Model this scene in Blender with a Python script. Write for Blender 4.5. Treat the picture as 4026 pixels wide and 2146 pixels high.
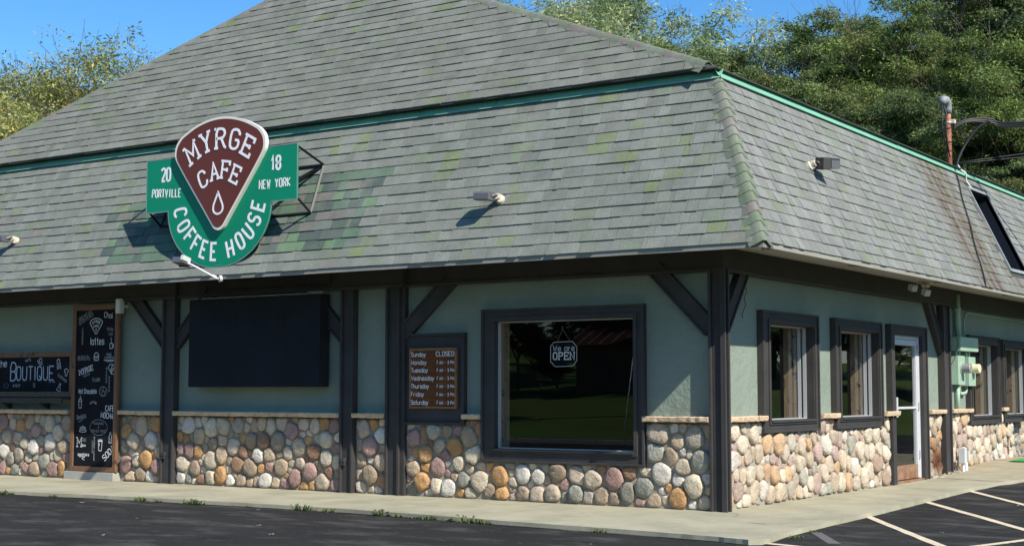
import bpy, math, random
import numpy as np
from mathutils import Vector, Matrix
R = math.radians
random.seed(7); RNG = np.random.default_rng(7)
scene = bpy.context.scene
for o in list(bpy.data.objects): bpy.data.objects.remove(o)

# ------------------------------------------------------------------ camera
cam = bpy.data.objects.new('camera', bpy.data.cameras.new('camera'))
scene.collection.objects.link(cam); scene.camera = cam
cam.location = (7.574, -15.546, 1.4)
cam.rotation_euler = (R(94.6265), 0, R(34.0252))
cam.data.sensor_width = 36; cam.data.lens = 36 * 5713.1 / 4026
cam.data.clip_start = .1; cam.data.clip_end = 2000

# ------------------------------------------------------------------ sky, sun, exposure
SUN = Vector((1, -.395, .92)).normalized()
w = bpy.data.worlds.new('World'); scene.world = w; w.use_nodes = True
nt = w.node_tree; nt.nodes.clear()
sky = nt.nodes.new('ShaderNodeTexSky'); sky.sky_type = 'NISHITA'; sky.sun_disc = False
sky.sun_elevation = math.asin(SUN.z); sky.sun_rotation = math.atan2(SUN.x, SUN.y)
sky.altitude = 500; sky.air_density = 1.0; sky.dust_density = .25; sky.ozone_density = 4.0
bg = nt.nodes.new('ShaderNodeBackground'); bg.inputs['Strength'].default_value = .125
wo = nt.nodes.new('ShaderNodeOutputWorld')
hs = nt.nodes.new('ShaderNodeHueSaturation'); hs.inputs['Saturation'].default_value = 1.27; hs.inputs['Value'].default_value = 1.0
nt.links.new(sky.outputs[0], hs.inputs['Color']); nt.links.new(hs.outputs[0], bg.inputs['Color']); nt.links.new(bg.outputs[0], wo.inputs['Surface'])
sun = bpy.data.objects.new('sun', bpy.data.lights.new('sun', 'SUN'))
scene.collection.objects.link(sun)
sun.data.energy = 5.0; sun.data.angle = R(.53); sun.data.color = (1, .94, .835)
sun.rotation_euler = (-SUN).to_track_quat('-Z', 'Y').to_euler(); sun.location = (30, -12, 28)
scene.view_settings.view_transform = 'Standard'; scene.view_settings.look = 'None'
scene.view_settings.gamma = 1; scene.view_settings.exposure = .50
scene.view_settings.use_curve_mapping = False

# ------------------------------------------------------------------ materials
MATS = {}
def mat(name, col=(.5, .5, .5), rough=.8, metal=0, attr=False, var=None, fine=None, bump=None, bump2=None,
        spec=.5, trans=0, extra=None):
    m = bpy.data.materials.new(name); m.use_nodes = True; t = m.node_tree
    b = t.nodes['Principled BSDF']; L = t.links.new; N = t.nodes.new
    b.inputs['Roughness'].default_value = rough; b.inputs['Metallic'].default_value = metal
    b.inputs['Specular IOR Level'].default_value = spec
    geo = N('ShaderNodeNewGeometry'); pos = geo.outputs['Position']
    if attr:
        a = N('ShaderNodeAttribute'); a.attribute_name = 'col'; c = a.outputs['Color']
    else:
        a = N('ShaderNodeRGB'); a.outputs[0].default_value = (*col, 1); c = a.outputs[0]
    def noise(scale, detail=4, rough=.6, vec=pos):
        n = N('ShaderNodeTexNoise'); n.inputs['Scale'].default_value = scale
        n.inputs['Detail'].default_value = detail; n.inputs['Roughness'].default_value = rough
        L(vec, n.inputs['Vector']); return n
    def mul(c, fac, lo, hi):
        mr = N('ShaderNodeMapRange'); mr.inputs[1].default_value = .3; mr.inputs[2].default_value = .7
        mr.inputs[3].default_value = lo; mr.inputs[4].default_value = hi; L(fac, mr.inputs[0])
        x = N('ShaderNodeVectorMath'); x.operation = 'SCALE'; L(c, x.inputs[0]); L(mr.outputs[0], x.inputs['Scale'])
        return x.outputs[0]
    for v in (var, fine):
        if v: c = mul(c, noise(v[0]).outputs[0], 1 - v[1], 1 + v[1])
    def mix(c, col2, fac, clampfac=1):
        mx = N('ShaderNodeMix'); mx.data_type = 'RGBA'; L(fac, mx.inputs[0]); L(c, mx.inputs[6])
        mx.inputs[7].default_value = (*col2, 1); return mx.outputs[2]
    if extra: c = extra(t, c, pos, noise, mix, mul) or c
    L(c, b.inputs['Base Color'])
    prev = None
    for bb in (bump, bump2):
        if bb:
            n = noise(bb[0], 5, .65); bp = N('ShaderNodeBump')
            bp.inputs['Strength'].default_value = bb[1]; bp.inputs['Distance'].default_value = bb[2]
            L(n.outputs[0], bp.inputs['Height'])
            if prev: L(prev, bp.inputs['Normal'])
            prev = bp.outputs[0]
    if prev: L(prev, b.inputs['Normal'])
    if trans:
        tr = N('ShaderNodeBsdfTranslucent'); L(c, tr.inputs['Color']); ms = N('ShaderNodeMixShader')
        ms.inputs[0].default_value = trans; L(b.outputs[0], ms.inputs[1]); L(tr.outputs[0], ms.inputs[2])
        L(ms.outputs[0], t.nodes['Material Output'].inputs['Surface'])
    MATS[name] = m; return m

def math_node(t, op, a, b=None, clamp=False):
    n = t.nodes.new('ShaderNodeMath'); n.operation = op; n.use_clamp = clamp
    for i, v in enumerate((a, b)):
        if v is None: continue
        if isinstance(v, (int, float)): n.inputs[i].default_value = v
        else: t.links.new(v, n.inputs[i])
    return n.outputs[0]
def ramp01(t, v, a, b):
    n = t.nodes.new('ShaderNodeMapRange'); t.links.new(v, n.inputs[0]); n.inputs[1].default_value = a; n.inputs[2].default_value = b
    return n.outputs[0]
def sep(t, pos):
    s = t.nodes.new('ShaderNodeSeparateXYZ'); t.links.new(pos, s.inputs[0]); return s.outputs
def band(t, v, a, b, c, d):   # 0 below a, 1 from b to c, 0 above d
    return math_node(t, 'MULTIPLY', ramp01(t, v, a, b), ramp01(t, v, d, c))

def ex_shingle(t, c, pos, noise, mix, mul):
    X, Y, Z = sep(t, pos)
    # rust streaks washed down the side slope below the mast
    u = math_node(t, 'ADD', Y, math_node(t, 'MULTIPLY', Z, .0))
    side = ramp01(t, X, .02, .06)
    st = band(t, u, 6.3, 7.3, 8.0, 8.6)
    st2 = band(t, u, 8.6, 9.0, 9.4, 10.2)
    n = t.nodes.new('ShaderNodeTexNoise'); n.inputs['Scale'].default_value = 1
    mp = t.nodes.new('ShaderNodeMapping'); mp.inputs['Scale'].default_value = (1, 9, 1.2); t.links.new(pos, mp.inputs[0]); t.links.new(mp.outputs[0], n.inputs['Vector'])
    f = math_node(t, 'MULTIPLY', math_node(t, 'MAXIMUM', st, math_node(t, 'MULTIPLY', st2, .7)), ramp01(t, n.outputs[0], .3, .62))
    f = math_node(t, 'MULTIPLY', math_node(t, 'MULTIPLY', f, side), .85)
    c = mix(c, (.085, .05, .028), f)
    # moss film creeping across the joints, ragged and patchy
    nm = noise(3.2, 7, .72); nb = noise(.55, 3)
    fm = math_node(t, 'MULTIPLY', ramp01(t, nm.outputs[0], .50, .68), ramp01(t, nb.outputs[0], .42, .62))
    c = mix(c, (.135, .185, .095), math_node(t, 'MULTIPLY', fm, .5))
    # pale weathering bands
    f2 = math_node(t, 'MULTIPLY', ramp01(t, noise(1.3).outputs[0], .5, .8), .35)
    c = mix(c, (.30, .31, .28), f2)
    return c
def ex_stone(t, c, pos, noise, mix, mul):
    X, Y, Z = sep(t, pos)
    c = mix(c, (.42, .26, .13), math_node(t, 'MULTIPLY', ramp01(t, noise(9).outputs[0], .5, .75), .3))
    c = mix(c, (.16, .13, .11), math_node(t, 'MULTIPLY', ramp01(t, noise(45).outputs[0], .55, .8), .3))
    f = math_node(t, 'MULTIPLY', band(t, Y, 7.3, 7.7, 8.3, 8.6), ramp01(t, Z, .75, .35))
    f = math_node(t, 'MULTIPLY', f, ramp01(t, X, -.3, -.1))
    f = math_node(t, 'MULTIPLY', f, ramp01(t, Z, .02, .2))
    c = mix(c, (.115, .045, .02), math_node(t, 'MULTIPLY', f, .97))
    return c
def ex_asphalt(t, c, pos, noise, mix, mul):
    mp = t.nodes.new('ShaderNodeMapping'); mp.inputs['Scale'].default_value = (.8, 1.7, 1); mp.inputs['Rotation'].default_value = (0, 0, .35)
    t.links.new(pos, mp.inputs[0])
    n = noise(1.1, 8, .74, mp.outputs[0])
    c = mix(c, (.14, .135, .125), math_node(t, 'MULTIPLY', ramp01(t, n.outputs[0], .50, .74), .62))
    n2 = noise(2.6, 8, .78, mp.outputs[0])
    c = mix(c, (.3, .29, .26), math_node(t, 'MULTIPLY', ramp01(t, n2.outputs[0], .655, .70), .6))
    c = mix(c, (.012, .012, .013), math_node(t, 'MULTIPLY', ramp01(t, noise(1.1).outputs[0], .62, .74), .7))
    v = t.nodes.new('ShaderNodeTexVoronoi'); v.inputs['Scale'].default_value = 14; t.links.new(pos, v.inputs[0])
    c = mix(c, (.28, .27, .25), math_node(t, 'MULTIPLY', ramp01(t, v.outputs['Distance'], .1, .06), .5))
    # a wandering crack
    X, Y, Z = sep(t, pos)
    return c
def ex_concrete(t, c, pos, noise, mix, mul):
    X, Y, Z = sep(t, pos)
    c = mix(c, (.13, .125, .09), math_node(t, 'MULTIPLY', ramp01(t, noise(1.1).outputs[0], .42, .7), .42))
    c = mix(c, (.50, .47, .37), math_node(t, 'MULTIPLY', ramp01(t, noise(2.3, 6).outputs[0], .55, .75), .5))
    c = mix(c, (.12, .12, .09), math_node(t, 'MULTIPLY', ramp01(t, noise(6, 6, .75).outputs[0], .55, .8), .4))
    f = math_node(t, 'MULTIPLY', ramp01(t, Y, 7, 9.5), ramp01(t, noise(2.2).outputs[0], .35, .65))
    c = mix(c, (.30, .20, .11), math_node(t, 'MULTIPLY', f, .55))
    # darker, mossy strip towards the kerb edge
    return c
def ex_mortar(t, c, pos, noise, mix, mul):
    return mix(c, (.30, .28, .24), ramp01(t, noise(14).outputs[0], .45, .7))
def ex_wood(t, c, pos, noise, mix, mul):
    mp = t.nodes.new('ShaderNodeMapping'); mp.inputs['Scale'].default_value = (4, 4, 40); mp.inputs['Rotation'].default_value = (0, .3, 0)
    t.links.new(pos, mp.inputs[0]); n = noise(2, 5, .6, mp.outputs[0])
    return mul(c, n.outputs[0], .6, 1.5)
def ex_vgrain(t, c, pos, noise, mix, mul):
    mp = t.nodes.new('ShaderNodeMapping'); mp.inputs['Scale'].default_value = (30, 30, 2.2); t.links.new(pos, mp.inputs[0])
    c = mul(c, noise(1.6, 5, .6, mp.outputs[0]).outputs[0], .75, 1.25)
    return mix(c, (.04, .025, .015), ramp01(t, noise(7).outputs[0], .62, .68))
def ex_rust(t, c, pos, noise, mix, mul):
    return mix(c, (.20, .085, .04), ramp01(t, noise(6).outputs[0], .4, .6))
def ex_mast(t, c, pos, noise, mix, mul):
    c = mix(c, (.42, .19, .1), ramp01(t, noise(12).outputs[0], .45, .65))
    return mix(c, (.5, .35, .25), math_node(t, 'MULTIPLY', ramp01(t, noise(30).outputs[0], .6, .7), .5))
def ex_stucco(t, c, pos, noise, mix, mul):
    c = mix(c, (.12, .16, .14), math_node(t, 'MULTIPLY', ramp01(t, noise(.9).outputs[0], .45, .75), .35))
    return c
def ex_grass(t, c, pos, noise, mix, mul):
    return mix(c, (.10, .12, .035), ramp01(t, noise(.35).outputs[0], .4, .65))
def ex_bark(t, c, pos, noise, mix, mul):
    mp = t.nodes.new('ShaderNodeMapping'); mp.inputs['Scale'].default_value = (6, 6, .8); t.links.new(pos, mp.inputs[0])
    return mul(c, noise(2.5, 5, .7, mp.outputs[0]).outputs[0], .5, 1.6)
def ex_leaf(t, c, pos, noise, mix, mul):
    return mul(c, noise(.7, 3).outputs[0], .75, 1.25)
def ex_stripe(t, c, pos, noise, mix, mul):
    return mix(c, (.10, .095, .09), ramp01(t, noise(16, 6, .75).outputs[0], .57, .66))

mat('shingle', attr=True, rough=.93, spec=.25, var=(5, .12), fine=(85, .30), bump=(110, .5, .004), extra=ex_shingle)
mat('stone', attr=True, rough=.85, spec=.2, var=(8, .18), fine=(60, .18), bump=(24, .9, .035), bump2=(80, .7, .012), extra=ex_stone)
mat('capstone', (.56, .42, .28), rough=.9, spec=.2, var=(7, .18), fine=(50, .15), bump=(28, .9, .02), bump2=(90, .4, .005))
mat('mortar', (.30, .27, .22), rough=.95, spec=.1, var=(5, .15), fine=(70, .2), bump=(40, .6, .01), extra=ex_mortar)
mat('stucco', (.215, .258, .212), rough=.85, spec=.12, var=(1.2, .05), fine=(40, .04), bump=(3.4, .7, .045), bump2=(12, .55, .02), extra=ex_stucco)
mat('trim', (.045, .042, .041), rough=.62, spec=.25, var=(3, .16), fine=(40, .12), bump=(50, .25, .004))
mat('soffit', (.42, .41, .35), rough=.7, var=(2, .1), fine=(30, .06))
mat('fascia', (.27, .26, .215), rough=.7, var=(2, .12), fine=(30, .08))
mat('flashing', (.19, .43, .30), rough=.45, spec=.4, var=(2, .10), fine=(25, .06))
mat('deck', (.05, .055, .05), rough=.95)
mat('concrete', (.375, .35, .25), rough=.92, spec=.2, var=(1.5, .08), fine=(55, .13), bump=(60, .4, .005), extra=ex_concrete)
mat('plinth_concrete', (.34, .33, .29), rough=.92, spec=.2, var=(4, .1), fine=(60, .12), bump=(60, .3, .004))
mat('asphalt', (.026, .025, .024), rough=.95, spec=.12, var=(.7, .14), fine=(90, .35), bump=(140, .5, .006), extra=ex_asphalt)
mat('stripe', (.62, .53, .38), rough=.85, spec=.2, var=(3, .1), fine=(50, .15), extra=ex_stripe)
mat('stripe_worn', (.13, .125, .12), rough=.85, spec=.2, fine=(20, .3))
mat('yellow_paint', (.45, .26, .04), rough=.85)
mat('road', (.09, .09, .09), rough=.9, fine=(20, .2))
mat('grass', (.075, .14, .03), rough=.95, spec=.1, var=(.3, .2), fine=(9, .35), extra=ex_grass)
mat('mat_green', (.02, .30, .05), rough=.95, fine=(60, .3))
mat('sign_green', (.002, .235, .125), rough=.5, spec=.25, var=(.8, .05))
mat('sign_red', (.135, .034, .026), rough=.5, spec=.25, var=(1, .05))
mat('sign_white', (.84, .83, .85), rough=.6, spec=.2)
mat('sign_cream', (.78, .75, .66), rough=.4)
mat('black_steel', (.012, .012, .014), rough=.5, var=(6, .2))
mat('screen', (.009, .012, .017), rough=.7, spec=.18, var=(2.5, .2))
mat('screen_case', (.012, .013, .016), rough=.45)
mat('chalkboard', (.009, .010, .013), rough=.8, spec=.12, var=(4, .3))
mat('chalk', (.72, .74, .76), rough=.9, fine=(60, .25))
mat('chalk_dim', (.27, .29, .30), rough=.9, fine=(60, .35))
mat('chalk_blue', (.42, .48, .60), rough=.9, fine=(60, .2))
mat('frame_wood', (.17, .085, .042), rough=.7, extra=ex_vgrain)
mat('sign_wood', (.125, .050, .020), rough=.8, spec=.1, extra=ex_wood)
mat('sign_wood_edge', (.24, .125, .06), rough=.8, spec=.1, extra=ex_wood)
mat('jamb_wood', (.27, .19, .115), rough=.85, extra=ex_vgrain)
mat('white_metal', (.52, .53, .54), rough=.4, spec=.5, var=(4, .06))
mat('aluminium', (.50, .51, .52), rough=.42, metal=.35)
mat('rusty', (.24, .16, .10), rough=.85, extra=ex_rust)
mat('utility_green', (.30, .42, .32), rough=.5, var=(3, .06), bump=(12, .1, .004))
mat('meter_grey', (.25, .26, .26), rough=.4, metal=.1)
mat('meter_cream', (.66, .60, .38), rough=.4)
mat('mast_rust', (.20, .062, .035), rough=.75, extra=ex_mast)
mat('zinc', (.25, .27, .28), rough=.65, metal=.1, var=(8, .2))
mat('cable', (.014, .014, .015), rough=.5)
mat('lamp_grey', (.13, .13, .14), rough=.42, metal=.25)
mat('lamp_bronze', (.05, .045, .04), rough=.5)
mat('lamp_lens', (.55, .56, .52), rough=.2)
mat('lamp_socket', (.60, .54, .42), rough=.5, var=(20, .3))
mat('bulb', (.72, .62, .38), rough=.4)
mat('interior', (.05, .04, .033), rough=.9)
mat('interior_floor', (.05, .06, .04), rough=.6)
mat('bark', (.085, .070, .055), rough=.95, extra=ex_bark)
mat('bark_pale', (.20, .17, .14), rough=.95, extra=ex_bark)
mat('leaf', attr=True, rough=.6, spec=.25, trans=.38, extra=ex_leaf)
mat('weed', (.10, .14, .04), rough=.7, trans=.3, fine=(30, .3))
mat('dry_leaf', (.42, .33, .22), rough=.8, trans=.2, fine=(40, .3))
mat('brick_brown', (.16, .09, .06), rough=.9)
mat('red_metal_roof', (.07, .028, .024), rough=.55)
mat('slot_dark', (.010, .013, .022), rough=.35)
mat('white_paint', (.75, .75, .73), rough=.5)
mat('crack', (.03, .028, .022), rough=1)

# window glass: a thin sheet that reflects and lets light through
def glass_mat():
    m = bpy.data.materials.new('glass'); m.use_nodes = True; t = m.node_tree; t.nodes.remove(t.nodes['Principled BSDF'])
    N = t.nodes.new; L = t.links.new
    g = N('ShaderNodeBsdfGlossy'); g.inputs['Roughness'].default_value = .0; g.inputs['Color'].default_value = (.95, .97, 1, 1)
    tr = N('ShaderNodeBsdfTransparent'); tr.inputs['Color'].default_value = (.84, .86, .84, 1)
    f = N('ShaderNodeFresnel'); ge = N('ShaderNodeNewGeometry'); ma = N('ShaderNodeMath'); ma.operation = 'MULTIPLY_ADD'
    L(ge.outputs['Backfacing'], ma.inputs[0]); ma.inputs[1].default_value = 1 / 1.62 - 1.62; ma.inputs[2].default_value = 1.62; L(ma.outputs[0], f.inputs['IOR'])   # same reflectance from both sides
    mx = N('ShaderNodeMixShader'); L(f.outputs[0], mx.inputs[0]); L(tr.outputs[0], mx.inputs[1]); L(g.outputs[0], mx.inputs[2])
    L(mx.outputs[0], t.nodes['Material Output'].inputs['Surface']); MATS['glass'] = m
glass_mat()

# ------------------------------------------------------------------ object helpers
COL = scene.collection
def wloc(p): return Vector((0, 0, 0)) if p is None else Vector(p['_w'])
def thing(name, label, cat, loc=(0, 0, 0), group=None):
    o = bpy.data.objects.new(name, None); COL.objects.link(o); o.empty_display_size = .2
    o.location = loc; o['_w'] = tuple(loc); o['label'] = label; o['category'] = cat
    if group: o['group'] = group
    return o
def tag(o, label, cat, group=None):
    o['label'] = label; o['category'] = cat
    if group: o['group'] = group
    return o
def structure(o): o['kind'] = 'structure'; return o
def stuff(o): o['kind'] = 'stuff'; return o
def front(u, d, z): return (u, -d, z)
def side(u, d, z): return (d, u, z)
def plain(x, y, z): return (x, y, z)

class MB:
    def __init__(s, f=plain): s.v = []; s.f = []; s.c = []; s.mp = f; s.m = []; s.mi = 0
    def face(s, pts, col=None, mapped=True):
        i = len(s.v); s.v += [s.mp(*p) for p in pts] if mapped else [tuple(p) for p in pts]
        s.f.append(tuple(range(i, i + len(pts)))); s.c.append(col); s.m.append(s.mi)
    def poly(s, verts, faces, col=None, mapped=True):
        i = len(s.v); s.v += [s.mp(*p) for p in verts] if mapped else [tuple(p) for p in verts]
        for f in faces: s.f.append(tuple(i + k for k in f)); s.c.append(col); s.m.append(s.mi)
    def box(s, u0, u1, d0, d1, z0, z1, col=None):
        v = [(u0, d0, z0), (u1, d0, z0), (u1, d1, z0), (u0, d1, z0), (u0, d0, z1), (u1, d0, z1), (u1, d1, z1), (u0, d1, z1)]
        s.poly(v, [(0, 3, 2, 1), (4, 5, 6, 7), (0, 1, 5, 4), (1, 2, 6, 5), (2, 3, 7, 6), (3, 0, 4, 7)], col)
    def obox(s, c, ax, ay, az, hx, hy, hz):   # oriented box
        c, ax, ay, az = Vector(c), Vector(ax), Vector(ay), Vector(az)
        v = [c + ax * (a * hx) + ay * (b * hy) + az * (d * hz) for d in (-1, 1) for a, b in ((-1, -1), (1, -1), (1, 1), (-1, 1))]
        s.poly([tuple(p) for p in v], [(0, 3, 2, 1), (4, 5, 6, 7), (0, 1, 5, 4), (1, 2, 6, 5), (2, 3, 7, 6), (3, 0, 4, 7)], mapped=False)
    def board(s, a, b, width, d0, d1):        # board in the wall plane from a=(u,z) to b=(u,z)
        (u0, z0), (u1, z1) = a, b; L = math.hypot(u1 - u0, z1 - z0); nx, nz = -(z1 - z0) / L * width / 2, (u1 - u0) / L * width / 2
        q = [(u0 + nx, z0 + nz), (u0 - nx, z0 - nz), (u1 - nx, z1 - nz), (u1 + nx, z1 + nz)]
        v = [(p[0], d0, p[1]) for p in q] + [(p[0], d1, p[1]) for p in q]
        s.poly(v, [(0, 1, 2, 3), (7, 6, 5, 4), (0, 4, 5, 1), (1, 5, 6, 2), (2, 6, 7, 3), (3, 7, 4, 0)])
    def tube(s, pts, rad, n=8, cap=True):
        pts = [Vector(p) for p in pts]; rad = rad if hasattr(rad, '__len__') else [rad] * len(pts)
        rings = []; up = None
        for i, p in enumerate(pts):
            t = (pts[min(i + 1, len(pts) - 1)] - pts[max(i - 1, 0)]).normalized()
            if up is None: up = Vector((0, 0, 1)) if abs(t.z) < .9 else Vector((1, 0, 0))
            a = t.cross(up)
            if a.length < 1e-4: a = t.orthogonal()
            a.normalize(); b = a.cross(t).normalized(); up = b
            rings.append([tuple(p + (a * math.cos(k * 2 * math.pi / n) + b * math.sin(k * 2 * math.pi / n)) * rad[i]) for k in range(n)])
        v = [q for r_ in rings for q in r_]; f = []
        for i in range(len(pts) - 1):
            for k in range(n):
                k2 = (k + 1) % n; f.append((i * n + k, i * n + k2, (i + 1) * n + k2, (i + 1) * n + k))
        if cap: f.append(tuple(range(n))[::-1]); f.append(tuple((len(pts) - 1) * n + k for k in range(n)))
        s.poly(v, f, mapped=False)
    def cyl(s, a, b, r, n=16): s.tube([a, b], r, n)
    def prism(s, poly, d0, d1):               # outline in the wall plane (u,z), extruded outward
        n = len(poly); v = [(p[0], d0, p[1]) for p in poly] + [(p[0], d1, p[1]) for p in poly]
        s.poly(v, [tuple(range(n))[::-1], tuple(range(n, 2 * n))] + [(i, (i + 1) % n, n + (i + 1) % n, n + i) for i in range(n)])
    def ribbon(s, pts, wd, d, thick=0, closed=False):   # mitred stroke in the wall plane
        P = [pts[0]]
        for p in pts[1:]:
            if math.hypot(p[0] - P[-1][0], p[1] - P[-1][1]) > 1e-6: P.append(p)
        if closed and math.hypot(P[0][0] - P[-1][0], P[0][1] - P[-1][1]) < 1e-6: P.pop()
        n = len(P)
        if n < 2: return
        def dr(a, b):
            L = math.hypot(b[0] - a[0], b[1] - a[1]); return ((b[0] - a[0]) / L, (b[1] - a[1]) / L)
        Lp, Rp = [], []
        for i in range(n):
            if closed: d0, d1 = dr(P[i - 1], P[i]), dr(P[i], P[(i + 1) % n])
            else:
                d0 = dr(P[i - 1], P[i]) if i > 0 else dr(P[0], P[1]); d1 = dr(P[i], P[i + 1]) if i < n - 1 else d0
            mx, mz = d0[0] + d1[0], d0[1] + d1[1]; L = math.hypot(mx, mz)
            if L < 1e-3: mx, mz, L = d0[0], d0[1], 1
            mx, mz = mx / L, mz / L; co = max(.55, mx * d0[0] + mz * d0[1]); h = wd / 2 / co
            Lp.append((P[i][0] - mz * h, P[i][1] + mx * h)); Rp.append((P[i][0] + mz * h, P[i][1] - mx * h))
        rng = range(n) if closed else range(n - 1)
        for i in rng:
            j = (i + 1) % n
            s.face([(Rp[i][0], d + thick, Rp[i][1]), (Rp[j][0], d + thick, Rp[j][1]), (Lp[j][0], d + thick, Lp[j][1]), (Lp[i][0], d + thick, Lp[i][1])])
            if thick:
                s.face([(Rp[i][0], d, Rp[i][1]), (Rp[j][0], d, Rp[j][1]), (Rp[j][0], d + thick, Rp[j][1]), (Rp[i][0], d + thick, Rp[i][1])])
                s.face([(Lp[j][0], d, Lp[j][1]), (Lp[i][0], d, Lp[i][1]), (Lp[i][0], d + thick, Lp[i][1]), (Lp[j][0], d + thick, Lp[j][1])])
    def build(s, name, m, parent=None, smooth=False, bevel=0):
        if isinstance(m, str): m = [m]
        me = bpy.data.meshes.new(name); V = np.array(s.v, float)
        if parent is None: c = Vector(((V[:, 0].min() + V[:, 0].max()) / 2, (V[:, 1].min() + V[:, 1].max()) / 2, V[:, 2].min()))
        else: c = Vector(V.mean(0))
        me.from_pydata((V - np.array(c)).tolist(), [], s.f)
        for k in m: me.materials.append(MATS[k])
        if len(m) > 1: me.polygons.foreach_set('material_index', s.m)
        if any(x is not None for x in s.c):
            a = me.attributes.new('col', 'FLOAT_COLOR', 'FACE')
            a.data.foreach_set('color', np.array([(*(x or (.5, .5, .5)), 1) for x in s.c], float).ravel())
        if smooth: me.polygons.foreach_set('use_smooth', [True] * len(s.f))
        me.update()
        o = bpy.data.objects.new(name, me); COL.objects.link(o)
        o.location = c - wloc(parent); o['_w'] = tuple(c)
        if parent is not None: o.parent = parent
        if bevel:
            b = o.modifiers.new('edge', 'BEVEL'); b.width = bevel; b.segments = 2; b.limit_method = 'ANGLE'
        return o

# ------------------------------------------------------------------ single-stroke lettering
G = {}
def gl(ch, *st): G[ch] = [[(int(p[0]), {'a': -1, 'b': -2}.get(p[1]) if p[1] in 'ab' else int(p[1])) for p in s.split()] for s in st]
O_ = '10 01 05 16 36 45 41 30 10'
gl('A', '00 26 40', '12 32'); gl('B', '00 06 36 45 44 33 03', '33 42 41 30 00'); gl('C', '45 36 16 05 01 10 30 41')
gl('D', '00 06 26 45 41 20 00'); gl('E', '46 06 00 40', '03 33'); gl('F', '46 06 00', '03 33'); gl('G', '45 36 16 05 01 10 30 41 43 23')
gl('H', '00 06', '40 46', '03 43'); gl('I', '20 26'); gl('J', '46 41 30 10 01'); gl('K', '00 06', '46 03 40'); gl('L', '06 00 40')
gl('M', '00 06 21 46 40'); gl('N', '00 06 40 46'); gl('O', O_); gl('P', '00 06 36 45 44 33 03'); gl('Q', O_, '22 40')
gl('R', '00 06 36 45 44 33 03', '23 40'); gl('S', '45 36 16 05 04 13 33 42 41 30 10 01'); gl('T', '06 46', '26 20')
gl('U', '06 01 10 30 41 46'); gl('V', '06 20 46'); gl('W', '06 10 24 30 46'); gl('X', '00 46', '06 40'); gl('Y', '06 23 46', '23 20')
gl('Z', '06 46 00 40'); gl('0', O_); gl('1', '14 26 20'); gl('2', '05 16 36 45 44 00 40'); gl('3', '05 16 36 45 44 33 13', '33 42 41 30 10 01')
gl('7', '06 46 10'); gl('8', '13 04 05 16 36 45 44 33 13 02 01 10 30 41 42 33'); gl('-', '13 33'); gl('&', '40 04 05 16 26 35 02 01 10 20 42')
gl('a', '44 40', '43 34 14 03 01 10 30 41'); gl('b', '06 00', '03 14 34 43 41 30 10 01'); gl('c', '43 34 14 03 01 10 30 41')
gl('d', '46 40', '43 34 14 03 01 10 30 41'); gl('e', '02 42 43 34 14 03 01 10 30 41'); gl('f', '36 26 15 10', '04 34')
gl('g', '43 34 14 03 01 10 30 41', '44 4a 3b 1b 0a'); gl('h', '06 00', '03 14 34 43 40'); gl('i', '24 20', '25 26'); gl('l', '26 20')
gl('m', '04 00', '03 14 23 20', '23 34 43 40'); gl('n', '04 00', '03 14 34 43 40'); gl('o', '10 01 03 14 34 43 41 30 10')
gl('p', '04 0b', '03 14 34 43 41 30 10 01'); gl('r', '04 00', '02 14 34'); gl('s', '43 34 14 03 12 32 41 30 10 01')
gl('t', '26 21 30 40', '04 44'); gl('u', '04 01 10 30 41', '44 40'); gl('y', '04 20', '44 20 0b'); gl('z', '04 44 00 40')
gl('k', '06 00', '44 02 40'); gl('v', '04 20 44'); gl('w', '04 10 22 30 44'); gl(' ')
SL = {  # slab-serif capitals
 'M': [[(0, 0), (0, 6), (2, 2.2), (4, 6), (4, 0)], [(-1, 0), (1, 0)], [(3, 0), (5, 0)], [(-1, 6), (0, 6)], [(4, 6), (5, 6)]],
 'Y': [[(0, 6), (2, 3), (4, 6)], [(2, 3), (2, 0)], [(.8, 0), (3.2, 0)], [(-.9, 6), (.9, 6)], [(3.1, 6), (4.9, 6)]],
 'R': [[(0, 0), (0, 6), (3, 6), (4, 5), (4, 4), (3, 3), (0, 3)], [(2.3, 3), (4, 0)], [(-.9, 0), (1, 0)], [(-.9, 6), (0, 6)], [(4, 0), (4.8, 0)]],
 'G': [[(4, 4.4), (4, 5), (3, 6), (1, 6), (0, 5), (0, 1), (1, 0), (3, 0), (4, 1), (4, 2.8), (2.2, 2.8)]],
 'E': [[(4, 4.6), (4, 6), (0, 6), (0, 0), (4, 0), (4, 1.4)], [(0, 3), (2.8, 3)], [(2.8, 2.3), (2.8, 3.7)], [(-.9, 6), (0, 6)], [(-.9, 0), (0, 0)]],
 'F': [[(4, 4.6), (4, 6), (0, 6), (0, 0)], [(0, 3), (2.8, 3)], [(2.8, 2.3), (2.8, 3.7)], [(-.9, 6), (0, 6)], [(-.9, 0), (1.2, 0)]],
 'A': [[(0, 0), (2, 6), (4, 0)], [(.7, 2), (3.3, 2)], [(-.9, 0), (1, 0)], [(3, 0), (4.9, 0)]],
 'C': [[(4, 4.2), (4, 5), (3, 6), (1, 6), (0, 5), (0, 1), (1, 0), (3, 0), (4, 1), (4, 1.8)]],
 'O': [[(1, 0), (0, 1), (0, 5), (1, 6), (3, 6), (4, 5), (4, 1), (3, 0), (1, 0)]],
 'P': [[(0, 0), (0, 6), (3, 6), (4, 5), (4, 4), (3, 3), (0, 3)], [(-.9, 0), (1, 0)], [(-.9, 6), (0, 6)]],
 'N': [[(0, 0), (0, 6), (4, 0), (4, 6)], [(-.9, 0), (.9, 0)], [(3.1, 6), (4.9, 6)], [(-.9, 6), (0, 6)]],
}
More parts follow.
